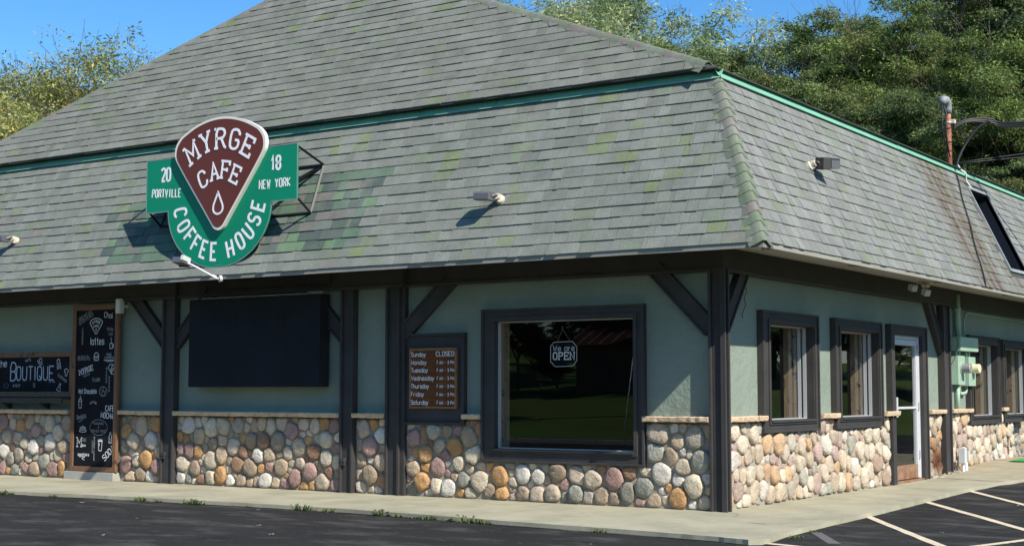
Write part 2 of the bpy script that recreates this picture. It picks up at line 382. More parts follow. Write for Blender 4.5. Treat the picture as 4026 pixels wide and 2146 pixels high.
def chaikin(p, n=1):
    for _ in range(n):
        q = [p[0]]
        for a, b in zip(p, p[1:]):
            q += [(a[0] * .75 + b[0] * .25, a[1] * .75 + b[1] * .25), (a[0] * .25 + b[0] * .75, a[1] * .25 + b[1] * .75)]
        q.append(p[-1]); p = q
    return p
def letter(mb, ch, cu, cz, w_, h, ang, sw, d, thick=0, slab=False, smooth=1, jit=0):
    """one glyph centred on (cu, cz); w_ x h overall, rotated by ang degrees"""
    st = (SL if slab and ch in SL else G).get(ch, []); ca, sa = math.cos(R(ang)), math.sin(R(ang))
    for k, s in enumerate(st):
        q = [((x - 2) / 4 * w_ + random.uniform(-jit, jit) * w_, (y - 3) / 6 * h + random.uniform(-jit, jit) * h * .6) for x, y in s]
        if smooth and len(q) > 2 and ch in 'BCDGJOPQRSU0238&abcdefghijmnopqrstu' : q = chaikin(q, smooth)
        q = [(cu + x * ca - z * sa, cz + x * sa + z * ca) for x, z in q]
        mb.ribbon(q, sw, d + .0003 * k, thick)
def text(mb, s, u0, z0, h, adv, sw, d, w_=None, ang=0, thick=0, slab=False, jit=0, smooth=1, center=False, vertical=False):
    """a line of lettering; (u0,z0) is the left end of the baseline"""
    w_ = w_ or adv * .72; ca, sa = math.cos(R(ang)), math.sin(R(ang)); W = adv * len(s)
    k = [{'I': .5, 'i': .45, 'l': .4, '1': .7, ' ': .7, '-': .8, 'M': 1.2, 'W': 1.3, 'm': 1.3, 'w': 1.2, 't': .8, 'r': .8}.get(c_, 1) for c_ in s]; kt = len(s) / sum(k)
    x = -W / 2 if center else 0
    for i, ch in enumerate(s):
        if vertical: cx, cz = u0, z0 - i * adv - h / 2; ww = w_
        else:
            a_ = adv * k[i] * kt; px, pz = x + a_ / 2, h / 2; x += a_
            cx, cz = u0 + px * ca - pz * sa, z0 + px * sa + pz * ca; ww = w_ * kt * (k[i] if k[i] > 1 else (.7 if ch in 'tr' else 1))
        letter(mb, ch, cx, cz, ww, h, ang, sw, d, thick, slab, smooth, jit)
def line(mb, pts, sw, d, closed=False, sm=0):
    if sm: pts = chaikin(pts + [pts[0]] if closed else pts, sm)
    mb.ribbon(pts, sw, d, 0, closed)
def circ(cu, cz, ru, rz, n=20, a0=0, a1=360): return [(cu + ru * math.cos(R(a0 + (a1 - a0) * i / n)), cz + rz * math.sin(R(a0 + (a1 - a0) * i / n))) for i in range(n + 1)]

# ================================================================== SETTING
def smooth(a, b, x): t = min(1, max(0, (x - a) / (b - a))); return t * t * (3 - 2 * t)
def gz(x, y): return .17 * smooth(6.5, 11.5, y) * (1 if x < 14 else 1)
def sheet(name, m, polys, z0, depth=0):
    """flat-ish sheet following the gentle rise; polys are rings of (x, y)"""
    mb = MB()
    for p in polys:
        top = [(x, y, z0 + gz(x, y)) for x, y in p]; mb.face(top)
        if depth:
            for a, b in zip(top, top[1:] + top[:1]): mb.face([a, (a[0], a[1], a[2] - depth), (b[0], b[1], b[2] - depth), b])
    return mb.build(name, m)
# ground: one grass sheet to the horizon, rising behind the camera and to the east
def axis(lo, hi, fine_lo, fine_hi, step):
    a = list(np.arange(fine_lo, fine_hi + .1, step)); s = step; v = fine_hi
    while v < hi: s *= 1.5; v += s; a.append(min(v, hi))
    s = step; v = fine_lo
    while v > lo: s *= 1.5; v -= s; a.insert(0, max(v, lo))
    return a
xs, ys = axis(-900, 900, -60, 60, 2), axis(-900, 900, -70, 70, 2)
def gh(x, y):
    h = -.16 - .16 * smooth(-17, -19.5, y)
    if y < -27: h += min(7, .085 * (-27 - y)) * (1 + .15 * math.sin(x * .2))
    if y > 14: h += min(3, .05 * (y - 14)) * smooth(9, 16, x)
    if x > 15: h += min(4, .03 * (x - 15))
    return h
mb = MB(); nx_, ny_ = len(xs), len(ys)
mb.poly([(x, y, gh(x, y)) for y in ys for x in xs], [(j * nx_ + i, j * nx_ + i + 1, (j + 1) * nx_ + i + 1, (j + 1) * nx_ + i) for j in range(ny_ - 1) for i in range(nx_ - 1)])
structure(mb.build('ground', 'grass', smooth=True))
# parking lot
LZ = -.05
lot = MB(); gx = [-60, -30, -16, -6, 0, 3, 7, 13.5]; gy = [-18.6, -12, -6, 0, 4, 6.5, 7.5, 8.5, 9.5, 10.5, 11.5, 16, 26]
lot.poly([(x, y, LZ + gz(x, y)) for y in gy for x in gx], [(j * len(gx) + i, j * len(gx) + i + 1, (j + 1) * len(gx) + i + 1, (j + 1) * len(gx) + i) for j in range(len(gy) - 1) for i in range(len(gx) - 1)])
LOT = structure(lot.build('parking_lot', 'asphalt'))
structure(sheet('road', 'road', [[(-200, -27), (200, -27), (200, -19.2), (-200, -19.2)]], -.25))
for yy in (-23.15, -22.85):
    mb = MB(); mb.poly([(-200, yy - .06, -.246), (200, yy - .06, -.246), (200, yy + .06, -.246), (-200, yy + .06, -.246)], [(0, 1, 2, 3)]); structure(mb.build('road_centre_line', 'yellow_paint'))
mb = MB(); mb.poly([(-200, -26.7, -.246), (200, -26.7, -.246), (200, -26.55, -.246), (-200, -26.55, -.246)], [(0, 1, 2, 3)]); structure(mb.build('road_edge_line', 'white_paint'))
# painted stall lines, part of the lot
def stripe(a, b, wd=.10, m='stripe', dz=.004):
    ax, ay = a; bx, by = b; L = math.hypot(bx - ax, by - ay); n = max(2, int(L / .35)); nx, ny = -(by - ay) / L, (bx - ax) / L
    mb = MB(); P = []
    for i in range(n + 1):
        t = i / n; x, y = ax + (bx - ax) * t, ay + (by - ay) * t; z = LZ + gz(x, y) + dz
        j1, j2 = random.uniform(-.007, .007), random.uniform(-.007, .007)
        P += [(x + nx * (wd / 2 + j1), y + ny * (wd / 2 + j1), z), (x - nx * (wd / 2 + j2), y - ny * (wd / 2 + j2), z)]
    mb.poly(P, [(2 * i, 2 * i + 1, 2 * i + 3, 2 * i + 2) for i in range(n)]); return mb.build('painted_line', m, LOT)
stripe((1.34, 1.05), (4.7, -4.25)); stripe((1.26, 3.50), (4.45, -1.38)); stripe((1.06, 6.0), (5.6, -1.4), )
stripe((1.25, 8.2), (5.2, 1.6)); stripe((2.0, 9.6), (6.4, 2.6))
stripe((1.58, -2.55), (4.9, -3.3)); stripe((3.1, -3.1), (5.2, 4.6))
stripe((1.72, -1.3), (2.3, -2.25), .11, 'stripe_worn')
# sidewalk: slab with a low kerb
front_edge = [(-22, -2.40), (-16, -2.44), (-12.2, -2.5), (-9.96, -2.47), (-8.4, -2.33), (-7.12, -2.24), (-5.6, -2.17), (-4.0, -2.16), (-2.6, -2.28), (-1.3, -2.44), (-.3, -2.52), (.58, -2.60), (1.3, -2.70), (1.66, -2.80)]
side_edge = [(1.76, -2.72), (1.76, -2.5), (1.65, -1.87), (1.57, -.6), (1.53, .5), (1.45, 1.9), (1.37, 3.1), (1.3, 4.2), (1.24, 5.2), (1.20, 6.2), (1.22, 7.1), (1.42, 7.9), (1.9, 8.8), (2.8, 9.8), (4.2, 11.0), (6.5, 12.6)]
def jag(p, a=.014, n=5):
    q = []
    for s, e in zip(p, p[1:]):
        for i in range(n): t = i / n; q.append((s[0] + (e[0] - s[0]) * t + random.uniform(-a, a) * .5, s[1] + (e[1] - s[1]) * t + random.uniform(-a, a)))
    return q + [p[-1]]
ring = jag(front_edge, .006) + jag(side_edge, .009)
mb = MB(); top = [(x, y, gz(x, y)) for x, y in ring]
# triangulated fan strips back to the walls so the sheet follows the rise
inner = [(min(x, .0), 0.0) if y < 0 else (0.0, y) for x, y in ring]
inner = [(x, y) if not (x > -.01 and y <= 0) else (0.0, 0.0) for x, y in inner]
for i in range(len(ring) - 1):
    a, b = ring[i], ring[i + 1]; c, d_ = inner[i + 1], inner[i]
    q = [(a[0], a[1]), (b[0], b[1]), c] + ([d_] if d_ != c else [])
    mb.face([(x, y, gz(x, y)) for x, y in q])
    mb.face([(a[0], a[1], gz(*a)), (a[0], a[1], gz(*a) - .2), (b[0], b[1], gz(*b) - .2), (b[0], b[1], gz(*b))])
SW = structure(mb.build('sidewalk', 'concrete'))
# expansion joints and cracks in the slab, plus a dark line along the kerb foot
def crack(pts, wd=.008, z=.003, sub=6, a=.02, m='crack'):
    P = []
    for s, e in zip(pts, pts[1:]):
        for i in range(sub): t = i / sub; P.append((s[0] + (e[0] - s[0]) * t + random.uniform(-a, a), s[1] + (e[1] - s[1]) * t + random.uniform(-a, a)))
    P.append(pts[-1]); mb = MB(); V = []
    for i, p in enumerate(P):
        q = P[min(i + 1, len(P) - 1)]; o_ = P[max(i - 1, 0)]; dx, dy = q[0] - o_[0], q[1] - o_[1]; L = math.hypot(dx, dy) or 1
        h = wd / 2 * random.uniform(.4, 1.3); zz = z + gz(*p)
        V += [(p[0] - dy / L * h, p[1] + dx / L * h, zz), (p[0] + dy / L * h, p[1] - dx / L * h, zz)]
    mb.poly(V, [(2 * i, 2 * i + 1, 2 * i + 3, 2 * i + 2) for i in range(len(P) - 1)]); return mb.build('crack', m, SW)
crack([(.25, -.15), (.42, -.4), (.5, -.7)], .005, a=.012); crack([(-1.9, -.9), (-1.2, -1.0), (-.6, -1.25)], .004); crack([(x, y - .014) for x, y in front_edge], .035, -.044, 5, .006)
crack([(.9, -1.15), (1.05, -1.2), (1.15, -1.22)], .014)
for k_ in (-9.0, -4.6, -12.5): crack([(k_, -.05), (k_ + .02, -2.1)], .006, a=.004)
crack([(.12, 7.55), (1.26, 7.25)], .03, a=.004)

# ================================================================== THE CAFE BUILDING
B = thing('cafe_building', 'single-storey corner building with green-grey shingled mansard roof, sage stucco and cobblestone base', 'building', (-7, 8, 0))
CAMP = Vector(cam.location)
def panels(mb, u0, u1, z0, z1, holes, d0, d1):
    us = sorted({u0, u1, *[h for H in holes for h in H[:2] if u0 < h < u1]})
    for a, b in zip(us, us[1:]):
        hs = sorted([(h[2], h[3]) for h in holes if h[0] < (a + b) / 2 < h[1]]); z = z0
        for c, e in hs:
            if c > z: mb.box(a, b, d0, d1, z, min(c, z1))
            z = max(z, e)
        if z < z1: mb.box(a, b, d0, d1, z, z1)
FH = [(-3.17, -1.10, .62, 2.32)]
SH = [(1.31, 2.79, 1.0, 2.26), (3.68, 5.24, 1.0, 2.26), (5.88, 7.21, -.2, 2.30), (9.80, 11.39, .94, 2.23), (11.87, 13.5, .94, 2.23)]
mb = MB(front); panels(mb, -14.9, -.1, 1.0, 3.12, FH, -.2, 0); WF = mb.build('stucco_wall', 'stucco', B)
mb = MB(side); panels(mb, .1, 15.5, 1.0, 3.12, SH, -.2, 0); WS = mb.build('stucco_wall', 'stucco', B)
mb = MB(front); panels(mb, -14.9, -.1, -.2, 1.0, FH, -.2, .02); MF = mb.build('stone_wall', 'mortar', B)
mb = MB(side); panels(mb, .1, 5.88, -.2, 1.0, SH, -.2, .02); MS = mb.build('stone_wall', 'mortar', B)
mb = MB(side); panels(mb, 7.21, 12.45, -.2, 1.0, SH, -.2, .02); MS2 = mb.build('stone_wall', 'mortar', B)
mb = MB(); mb.box(-14.9, -14.7, 0.01, 15.5, -.2, 3.1); mb.box(-14.9, 0, 15.5, 15.7, -.2, 3.1); mb.build('rear_wall', 'stucco', B)
mb = MB(side); mb.box(12.45, 15.5, -.45, -.2, -.2, .93); mb.build('recessed_wall', 'mortar', B)
mb = MB(); mb.box(-14.6, -.22, .25, 15.4, 2.86, 2.9); mb.build('ceiling', 'interior', B)
mb = MB(); mb.box(-14.7, -.2, .2, 15.5, .0, .04); mb.build('floor', 'interior_floor', B)
mb = MB(); mb.box(-14.6, -.6, 8.5, 8.6, .05, 2.85); mb.box(-8.1, -8.0, .25, 8.5, .05, 2.85); mb.build('interior_wall', 'interior', B)

# ---- cobbles
def clip(poly, nx, nz, c):     # keep nx*u+nz*z <= c
    out = []
    for i in range(len(poly)):
        a, b = poly[i - 1], poly[i]; da, db = nx * a[0] + nz * a[1] - c, nx * b[0] + nz * b[1] - c
        if (da <= 0) != (db <= 0): t = da / (da - db); out.append((a[0] + (b[0] - a[0]) * t, a[1] + (b[1] - a[1]) * t))
        if db <= 0: out.append(b)
    return out
PAL = [((.60, .51, .38), 6), ((.50, .39, .27), 5.5), ((.40, .31, .22), 4), ((.53, .31, .14), 4.4), ((.40, .26, .225), 3.4), ((.38, .34, .27), 2), ((.29, .29, .24), 2), ((.66, .61, .53), 3.4), ((.33, .20, .13), 2.4), ((.56, .46, .35), 3.2)]
def stone_color(pale=0):
    c = random.choices([p[0] for p in PAL], [p[1] for p in PAL])[0]; k = random.uniform(.82, 1.12)
    c = tuple(min(.75, x * k) for x in c)
    return tuple(x * (1 - pale) + y * pale for x, y in zip(c, (.66, .60, .50)))
STONES = []
def stone_field(mp, u0, u1, z0, z1, blocks=(), pale=0, big=1.34, ztop=None):
    pts = []; zs = 1.06                              # stretch: stones stand taller than wide
    A = (u1 - u0) * (z1 - z0)
    grid = {}
    def ok(u, z, r):
        for (a, b, rr) in pts:
            if (a - u) ** 2 + ((b - z) / zs) ** 2 < ((r + rr) * .93) ** 2: return False
        return True
    for r, tries in ((.092 * big, 26), (.078 * big, 60), (.064 * big, 130), (.05 * big, 230), (.034 * big, 260)):
        for _ in range(int(tries * A / .8)):
            rr = r * random.uniform(.88, 1.1); u = random.uniform(u0 + rr * .8, u1 - rr * .8); z = random.uniform(z0 + rr * .7, z1 - rr * .7)
            if u1 - u0 < 2 * rr: continue
            if any(b[0] - rr * .7 < u < b[1] + rr * .7 and b[2] - rr * .7 < z < b[3] + rr * .7 for b in blocks): continue
            if ok(u, z, rr): pts.append((u, z, rr))
    for i, (u, z, r) in enumerate(pts):
        poly = [(u0, z0 / zs), (u1, z0 / zs), (u1, z1 / zs), (u0, z1 / zs)]; v = z / zs
        for b in blocks:
            dists = [(b[0] - u, (1, 0, b[0])), (u - b[1], (-1, 0, -b[1])), (b[2] - z, (0, 1, b[2] / zs)), (z - b[3], (0, -1, -b[3] / zs))]
            dd, h = max(dists, key=lambda t: t[0]); poly = clip(poly, *h)
        for j, (a, b, rr) in enumerate(pts):
            if j == i: continue
            b = b / zs; dx, dz = a - u, b - v; d2 = dx * dx + dz * dz
            if d2 > .25: continue
            c = (d2 + r * r - rr * rr) / 2 + dx * u + dz * v; poly = clip(poly, dx, dz, c)
            if len(poly) < 3: break
        if len(poly) < 3: continue
        n = 13; ph = random.uniform(0, 6.28); rad = []
        for k in range(n):
            th = ph + k * 2 * math.pi / n; cx, cz = math.cos(th), math.sin(th); best = 9
            for q in range(len(poly)):
                a, b = poly[q - 1], poly[q]; ex, ez = b[0] - a[0], b[1] - a[1]; den = cx * ez - cz * ex
                if abs(den) < 1e-9: continue
                t = ((a[0] - u) * ez - (a[1] - v) * ex) / den; s = ((a[0] - u) * cz - (a[1] - v) * cx) / den
                if t > 0 and -1e-6 <= s <= 1 + 1e-6: best = min(best, t)
            rad.append(min(best - .0045, r * 2.2) * random.choice((1, 1, 1, .97, .86)))
        ws = random.choice((2.6, 4.5, 8.0)); sm = [max(.008, (rad[k - 1] + ws * rad[k] + rad[(k + 1) % n]) / (ws + 2) * random.uniform(.93, 1.0)) for k in range(n)]
        hh = min(.078, r * random.uniform(.42, .70)); tu, tv = random.uniform(-.14, .14), random.uniform(-.14, .14); vv = []
        px, pz = random.uniform(-.25, .25), random.uniform(-.1, .3)
        for sc, hz in ((.99, 0.008), (1.0, hh * .55), (.90, hh * .92), (.55, hh)):
            for k in range(n):
                th = ph + k * 2 * math.pi / n; rr = sm[k] * sc; off = (1 - sc) * r
                vv.append((u + math.cos(th) * rr + px * off, max(.014, .012 + hz * random.uniform(.86, 1.12) + hz / hh * sm[k] * sc * (tu * math.cos(th) + tv * math.sin(th))), (v + math.sin(th) * rr + pz * off) * zs))
        vv.append((u + px * r, .012 + hh * random.uniform(.95, 1.05), (v + pz * r * .5) * zs))
        ff = [(q * n + k, q * n + (k + 1) % n, (q + 1) * n + (k + 1) % n, (q + 1) * n + k) for q in range(3) for k in range(n)] + [(3 * n + k, 3 * n + (k + 1) % n, 4 * n) for k in range(n)]
        wv = [mp(*p) for p in vv]; c = Vector(wv[-1]); dist = (c - CAMP).length
        nrm = Vector(mp(0, 1, 0)); vis = (sum(sm) / n) ** 2 * abs((CAMP - c).normalized().dot(nrm)) / dist ** 2
        if c.x < -13.35: vis = 0
        STONES.append((vis, wv, ff, stone_color(pale), MF if mp is front else (MS if c.y < 6.5 else MS2)))
for a in ((-14.85, -11.46), (-10.28, -9.32), (-9.02, -5.745), (-5.49, -4.935)): stone_field(front, a[0], a[1], .005, 1.02)
stone_field(front, -4.61, -.075, .005, 1.02, [(-4.8, -3.62, .955, 9), (-3.36, -.94, .49, 9)])
WIN = [(1.11, 2.91, .87, 9), (3.50, 5.35, .87, 9)]
stone_field(side, .03, 5.69, .005, 1.02, WIN, pale=.25)
stone_field(side, 7.38, 8.13, .005, 1.02, pale=.1)
stone_field(side, 8.50, 12.4, .10, 1.02, [(9.64, 11.48, .81, 9), (11.72, 13, .93, 9)], pale=.3)
STONES.sort(key=lambda s: -s[0])
for s in STONES[:300]:
    mb = MB(); mb.poly(s[1], s[2], s[3]); mb.build('stone', 'stone', s[4], smooth=True)
mb = MB()
for s in STONES[300:]: mb.poly(s[1], s[2], s[3])
mb.mp = side; 
for k in range(60):     # shaded cobbles of the recessed wall beyond the side windows
    u, z, r = random.uniform(12.5, 15), random.uniform(.12, .85), random.uniform(.05, .09)
    n = 8; vv = [(u + math.cos(q * 6.283 / n) * r * sc, -.2 + h * r, z + math.sin(q * 6.283 / n) * r * sc * 1.2) for sc, h in ((1, 0), (.8, .4)) for q in range(n)] + [(u, -.2 + r * .55, z)]
    mb.poly(vv, [(q, (q + 1) % n, n + (q + 1) % n, n + q) for q in range(n)] + [(n + q, n + (q + 1) % n, 2 * n) for q in range(n)], stone_color())
stuff(mb.build('stones', 'stone', B, smooth=True))
# stone rubble spilt at the foot of the rusty section
mb = MB(side)
for k in range(26):
    u, r = random.uniform(7.5, 8.9), random.uniform(.02, .045); d = random.uniform(.03, .2); z = gz(0, u)
    vv = [(u + math.cos(q) * r, d + math.sin(q) * r, z) for q in (0, 1, 2, 3, 4, 5)] + [(u + math.cos(q + .5) * r * .5, d + math.sin(q) * r * .5, z + r * random.uniform(.6, 1)) for q in (0, 2, 4)]
    mb.poly(vv, [(0, 1, 6), (1, 2, 7, 6), (2, 3, 7), (3, 4, 8, 7), (4, 5, 8), (5, 0, 6, 8), (6, 7, 8)], (.45, .4, .32))
stuff(mb.build('rubble', 'stone', B))
# capstones along the top of the cobbles
def caps(mp, parent, u0, u1, step=.42, z0=1.03, z1=1.095, d=.145):
    u = u0
    while u < u1 - .02:
        e = min(u1, u + step * random.uniform(.8, 1.25))
        if u1 - e < .12: e = u1
        mb = MB(mp); n = max(2, int((e - u) / .05)); V = []
        for i in range(n + 1):
            x = u + (e - u - .004) * i / n; dd = d + random.uniform(-.007, .007); zt = z1 + random.uniform(-.003, .003); zb = z0 + random.uniform(-.005, .004)
            V += [(x, 0.003, zt), (x, dd - .008, zt), (x, dd, zt - .010), (x, dd - random.uniform(0, .012), zb + .01), (x, dd - .014, zb), (x, 0.003, zb)]
        F = [(6 * i + k, 6 * i + (k + 1) % 6, 6 * i + 6 + (k + 1) % 6, 6 * i + 6 + k) for i in range(n) for k in range(6)] + [(0, 5, 4, 3, 2, 1), tuple(6 * n + k for k in range(6))]
        mb.poly(V, F); mb.build('capstone', 'capstone', parent); u = e
for a in ((-14.85, -11.45), (-10.29, -9.315), (-9.03, -5.74), (-5.50, -4.93), (-3.63, -3.355), (-.945, -.07)): caps(front, MF, *a)
for a in ((.025, 1.12), (2.905, 3.50), (5.345, 5.90), (7.37, 8.135), (8.50, 9.62), (11.48, 11.80)): caps(side, MS if a[0] < 6.5 else MS2, *a)

# ---- posts, beams, braces
def post(mp, u0, u1, z0, z1, d=.12, name='post'):
    mb = MB(mp); mb.box(u0 + .036, u1 - .036, 0, d - .035, z0, z1); mb.box(u0, u0 + .036, 0, d, z0, z1); mb.box(u1 - .036, u1, 0, d, z0, z1)
    return mb.build(name, 'trim', B, bevel=.004)
post(front, -9.31, -9.03, -.02, 2.82); post(front, -5.735, -5.50, -.02, 2.82); post(front, -4.925, -4.685, -.02, 2.82)
mb = MB(front); mb.box(-4.682, -4.615, 0, .085, -.02, 3.0); mb.build('post', 'trim', B, bevel=.004)
# corner post: built-up square with battens on both faces
mb = MB(); mb.box(-.03, .12, -.085, -.006, -.02, 2.86)
mb.box(-.066, -.031, -.12, .0, -.02, 2.82); mb.box(.088, .121, -.12, -.086, -.02, 2.82); mb.box(.122, .155, -.12, -.088, -.02, 2.82); mb.box(.122, .155, -.02, .015, -.02, 2.82); mb.box(-.03, .12, -.005, .015, -.02, 2.82)
mb.build('corner_post', 'trim', B, bevel=.004)
post(side, 8.14, 8.49, .03, 2.80)
mb = MB(side); mb.box(11.9, 11.96, 0, .07, .1, .9); mb.build('post', 'trim', B, bevel=.004)
def beam(mp, u0, u1, d, z0=2.80, z1=3.14):
    mb = MB(mp); mb.box(u0, u1, 0, d, z0 + .035, z1); mb.box(u0, u1, 0, d + .022, z0, z0 + .034); return mb.build('wall_beam', 'trim', B, bevel=.003)
beam(front, -14.9, -9.01, .13); beam(front, -9.008, -5.74, .075, 2.80); beam(front, -5.738, -4.60, .155); beam(front, -4.598, .125, .075)
beam(side, -.047, 8.52, .10); beam(side, 8.522, 15.5, .075, 2.79)
mb = MB(front); mb.box(-8.05, -5.95, .076, .095, 2.90, 3.1); mb.build('wall_beam', 'trim', B, bevel=.003)
def brace(mp, a, b, wd=.16):
    L = math.hypot(b[0] - a[0], b[1] - a[1]); nx, nz = -(b[1] - a[1]) / L, (b[0] - a[0]) / L; mb = MB(mp)
    mb.board(a, b, wd, 0.001, .07)
    for s in (-1, 1):
        o = s * (wd / 2 + .012); mb.board((a[0] + nx * o, a[1] + nz * o), (b[0] + nx * o, b[1] + nz * o), .024, 0.0015, .092)
    return mb.build('brace', 'trim', B)
brace(front, (-10.02, 2.87), (-9.26, 2.11)); brace(front, (-9.07, 2.11), (-8.31, 2.87)); brace(front, (-6.46, 2.87), (-5.70, 2.15))
brace(front, (-4.66, 2.17), (-3.86, 2.87)); brace(front, (-.80, 2.87), (-.06, 2.12)); brace(side, (.02, 2.10), (.64, 2.87)); brace(side, (7.50, 2.87), (8.17, 2.08))

# ---- windows
def window(mp, u0, u1, z0, z1, wl, wr, wt, wb, glass_d, sash, name='window', jd=.24, far_only=False, label=None):
    i0, i1, j0, j1 = u0 + wl, u1 - wr, z0 + wb, z1 - wt; mb = MB(mp)
    def ring(a0, a1, b0, b1, t, d0, d1):
        mb.box(a0, a1, d0, d1, b1 - t[2], b1); mb.box(a0, a1, d0, d1, b0, b0 + t[3]); mb.box(a0, a0 + t[0], d0, d1, b0 + t[3], b1 - t[2]); mb.box(a1 - t[1], a1, d0, d1, b0 + t[3], b1 - t[2])
    ring(u0, u1, z0, z1, (wl, wr, wt, wb), .003, .068)
    ring(u0 - .002, u1 + .002, z0 - .002, z1 + .002, (.03, .03, .03, .03), .0, .092)
    ring(i0 - .055, i1 + .055, j0 - .055, j1 + .055, (.05, .05, .05, .05), .01, .086)
    # reveal boards running back to the glass
    ring(i0 - .008, i1 + .008, j0 - .008, j1 + .008, (.010, .010, .010, .010), max(q[1] for q in sash) + .001, .064)
    o = mb.build(name, 'trim', B, bevel=.003)
    if label: o['label'] = label
    s = MB(mp); s.box(i0 - .01, i1 + .01, .02, .105, j0 - .028, j0 + .001); s.build('sill', 'trim', o, bevel=.004)
    g = MB(mp); g.face([(i0, glass_d, j0), (i1, glass_d, j0), (i1, glass_d, j1), (i0, glass_d, j1)]); g.build('pane', 'glass', o)
    s = MB(mp); e = .014                                   # metal channels set round the reveal
    for a, b in sash: ring(i0, i1, j0, j1, (e, e, e, e), a, b) if False else [s.box(*q) for q in ((i0, i0 + e, a, b, j0, j1), (i1 - e, i1, a, b, j0, j1), (i0 + e, i1 - e, a, b, j0, j0 + e), (i0 + e, i1 - e, a, b, j1 - e, j1))]
    s.build('sash', 'aluminium', o)
    s = MB(mp)                                             # rough wooden lining behind the glass
    b0, b1 = glass_d - .20, glass_d - .004
    s.box(i0 - .04, i0 + .004, b0, b1, j0 - .03, j1 + .03); s.box(i1 - .004, i1 + .04, b0, b1, j0 - .03, j1 + .03); s.box(i0 + .004, i1 - .004, b0, b1, j0 - .05, j0 - .004); s.box(i0 + .004, i1 - .004, b0, b1, j1 + .004, j1 + .04)
    s.build('lining', 'jamb_wood', o)
    return o
window(front, -3.35, -.95, .49, 2.45, .21, .15, .16, .17, -.060, [(-.025, .0), (-.055, -.035)], label='large dark display window')
window(side, 1.10, 2.90, .88, 2.40, .24, .14, .16, .15, -.170, [(-.09, -.045), (-.165, -.12)])
window(side, 3.49, 5.34, .88, 2.40, .22, .13, .16, .15, -.170, [(-.09, -.045), (-.165, -.12)])
window(side, 9.62, 11.48, .82, 2.36, .20, .11, .15, .14, -.150, [(-.11, -.05)])
window(side, 11.71, 13.60, .82, 2.34, .18, .12, .15, .14, -.150, [(-.11, -.05)])
# ---- entrance door
mb = MB(side)
mb.box(5.69, 5.90, .003, .075, 0, 2.40); mb.box(7.19, 7.36, .003, .075, 0, 2.40); mb.box(5.90, 7.19, .003, .075, 2.27, 2.40)
mb.box(5.687, 5.72, .0, .10, 0, 2.403); mb.box(7.33, 7.363, 0, .10, 0, 2.403); mb.box(5.72, 7.33, 0, .10, 2.37, 2.403)
mb.box(5.875, 5.899, -.2, .07, 0, 2.27); mb.box(7.191, 7.215, -.2, .07, 0, 2.27); mb.box(5.90, 7.19, -.2, .07, 2.25, 2.269)
DF = mb.build('door_frame', 'trim', B, bevel=.003)
mb = MB(side)
mb.box(5.902, 5.95, -.08, .0, .04, 2.25); mb.box(7.10, 7.188, -.08, .012, .04, 2.25); mb.box(5.95, 7.10, -.08, .0, 2.19, 2.25)
mb.box(5.955, 6.01, -.05, .01, .05, 2.185); mb.box(7.03, 7.095, -.05, .01, .05, 2.185); mb.box(6.01, 7.03, -.05, .01, 2.10, 2.185); mb.box(6.01, 7.03, -.045, .005, 1.12, 1.155)
D = mb.build('door', 'white_metal', B, bevel=.003); D['label'] = 'white framed glass door with rusty bottom rail'
mb = MB(side); mb.box(6.011, 7.029, -.05, .012, .05, .26); mb.box(5.901, 7.189, -.14, .06, .0, .035); mb.build('bottom_rail', 'rusty', D)
for a, b in ((.26, 1.12), (1.155, 2.10)):
    g = MB(side); g.face([(6.01, -.02, a), (7.03, -.02, a), (7.03, -.02, b), (6.01, -.02, b)]); g.build('pane', 'glass', D)
mb = MB(side); mb.box(5.97, 6.01, .012, .07, 1.0, 1.30); mb.build('handle', 'white_metal', D, bevel=.006)
for z in (.35, 1.1, 2.0): mb = MB(side); mb.box(7.08, 7.12, .013, .035, z, z + .12); mb.build('hinge', 'aluminium', D)

# ---- roof: frames of the four slopes
ze, oe, zg, og = 3.0, 1.10, 5.16, .08
class Plane:
    def __init__(s, O, U, V): s.O, s.U, s.V = Vector(O), Vector(U).normalized(), Vector(V).normalized(); s.N = s.U.cross(s.V).normalized()
    def __call__(s, u, d, v): return tuple(s.O + s.U * u + s.N * d + s.V * v)
PF = Plane((0, -oe, ze), (1, 0, 0), (0, oe - og, zg - ze)); PS = Plane((oe, 0, ze), (0, 1, 0), (-(oe - og), 0, zg - ze))
LV = math.hypot(oe - og, zg - ze); kk = (oe - og) / LV
t_ = 1.3; eu = .20; zu = 5.215
PU = Plane((0, -eu, zu), (1, 0, 0), (0, 1, t_)); sl = math.hypot(1, t_)
ur = lambda v: .13 - 3.2 * v / sl
ul = lambda v: -14.76 + 2.8 * v / sl
APV = (14.76 + .13) / 6.0 * sl
def greyc(k=1.0, warm=0, pale=0, gp=1.0):
    r = random.random(); g = random.uniform(.168, .208) * k; j = random.uniform(-.006, .006); mx = random.uniform(.35, 1)
    base = (g * (.955 + warm) + j, g * 1.015 + j, g * (.90 - warm) + j)
    if r < .055 * gp: v = (.165 * k, .20 * k, .105 * k)
    elif r < .10 * gp: v = (.16 * k, .195 * k, .14 * k)
    elif r < .115 * gp: v = (.18 * k, .172 * k, .15 * k)
    else: return base
    return tuple(a * mx + b * (1 - mx) for a, b in zip(v, base))
def patchc(x, z):
    r = random.random()
    if r < .42: return random.choice([(.085, .115, .10), (.095, .115, .10), (.075, .10, .092)])
    if r < .72: return (.10, .155, .11)
    if r < .80: return (.125, .195, .115)
    if r < .92: return (.15, .147, .13)
    return (.14, .165, .145)
SHG = []
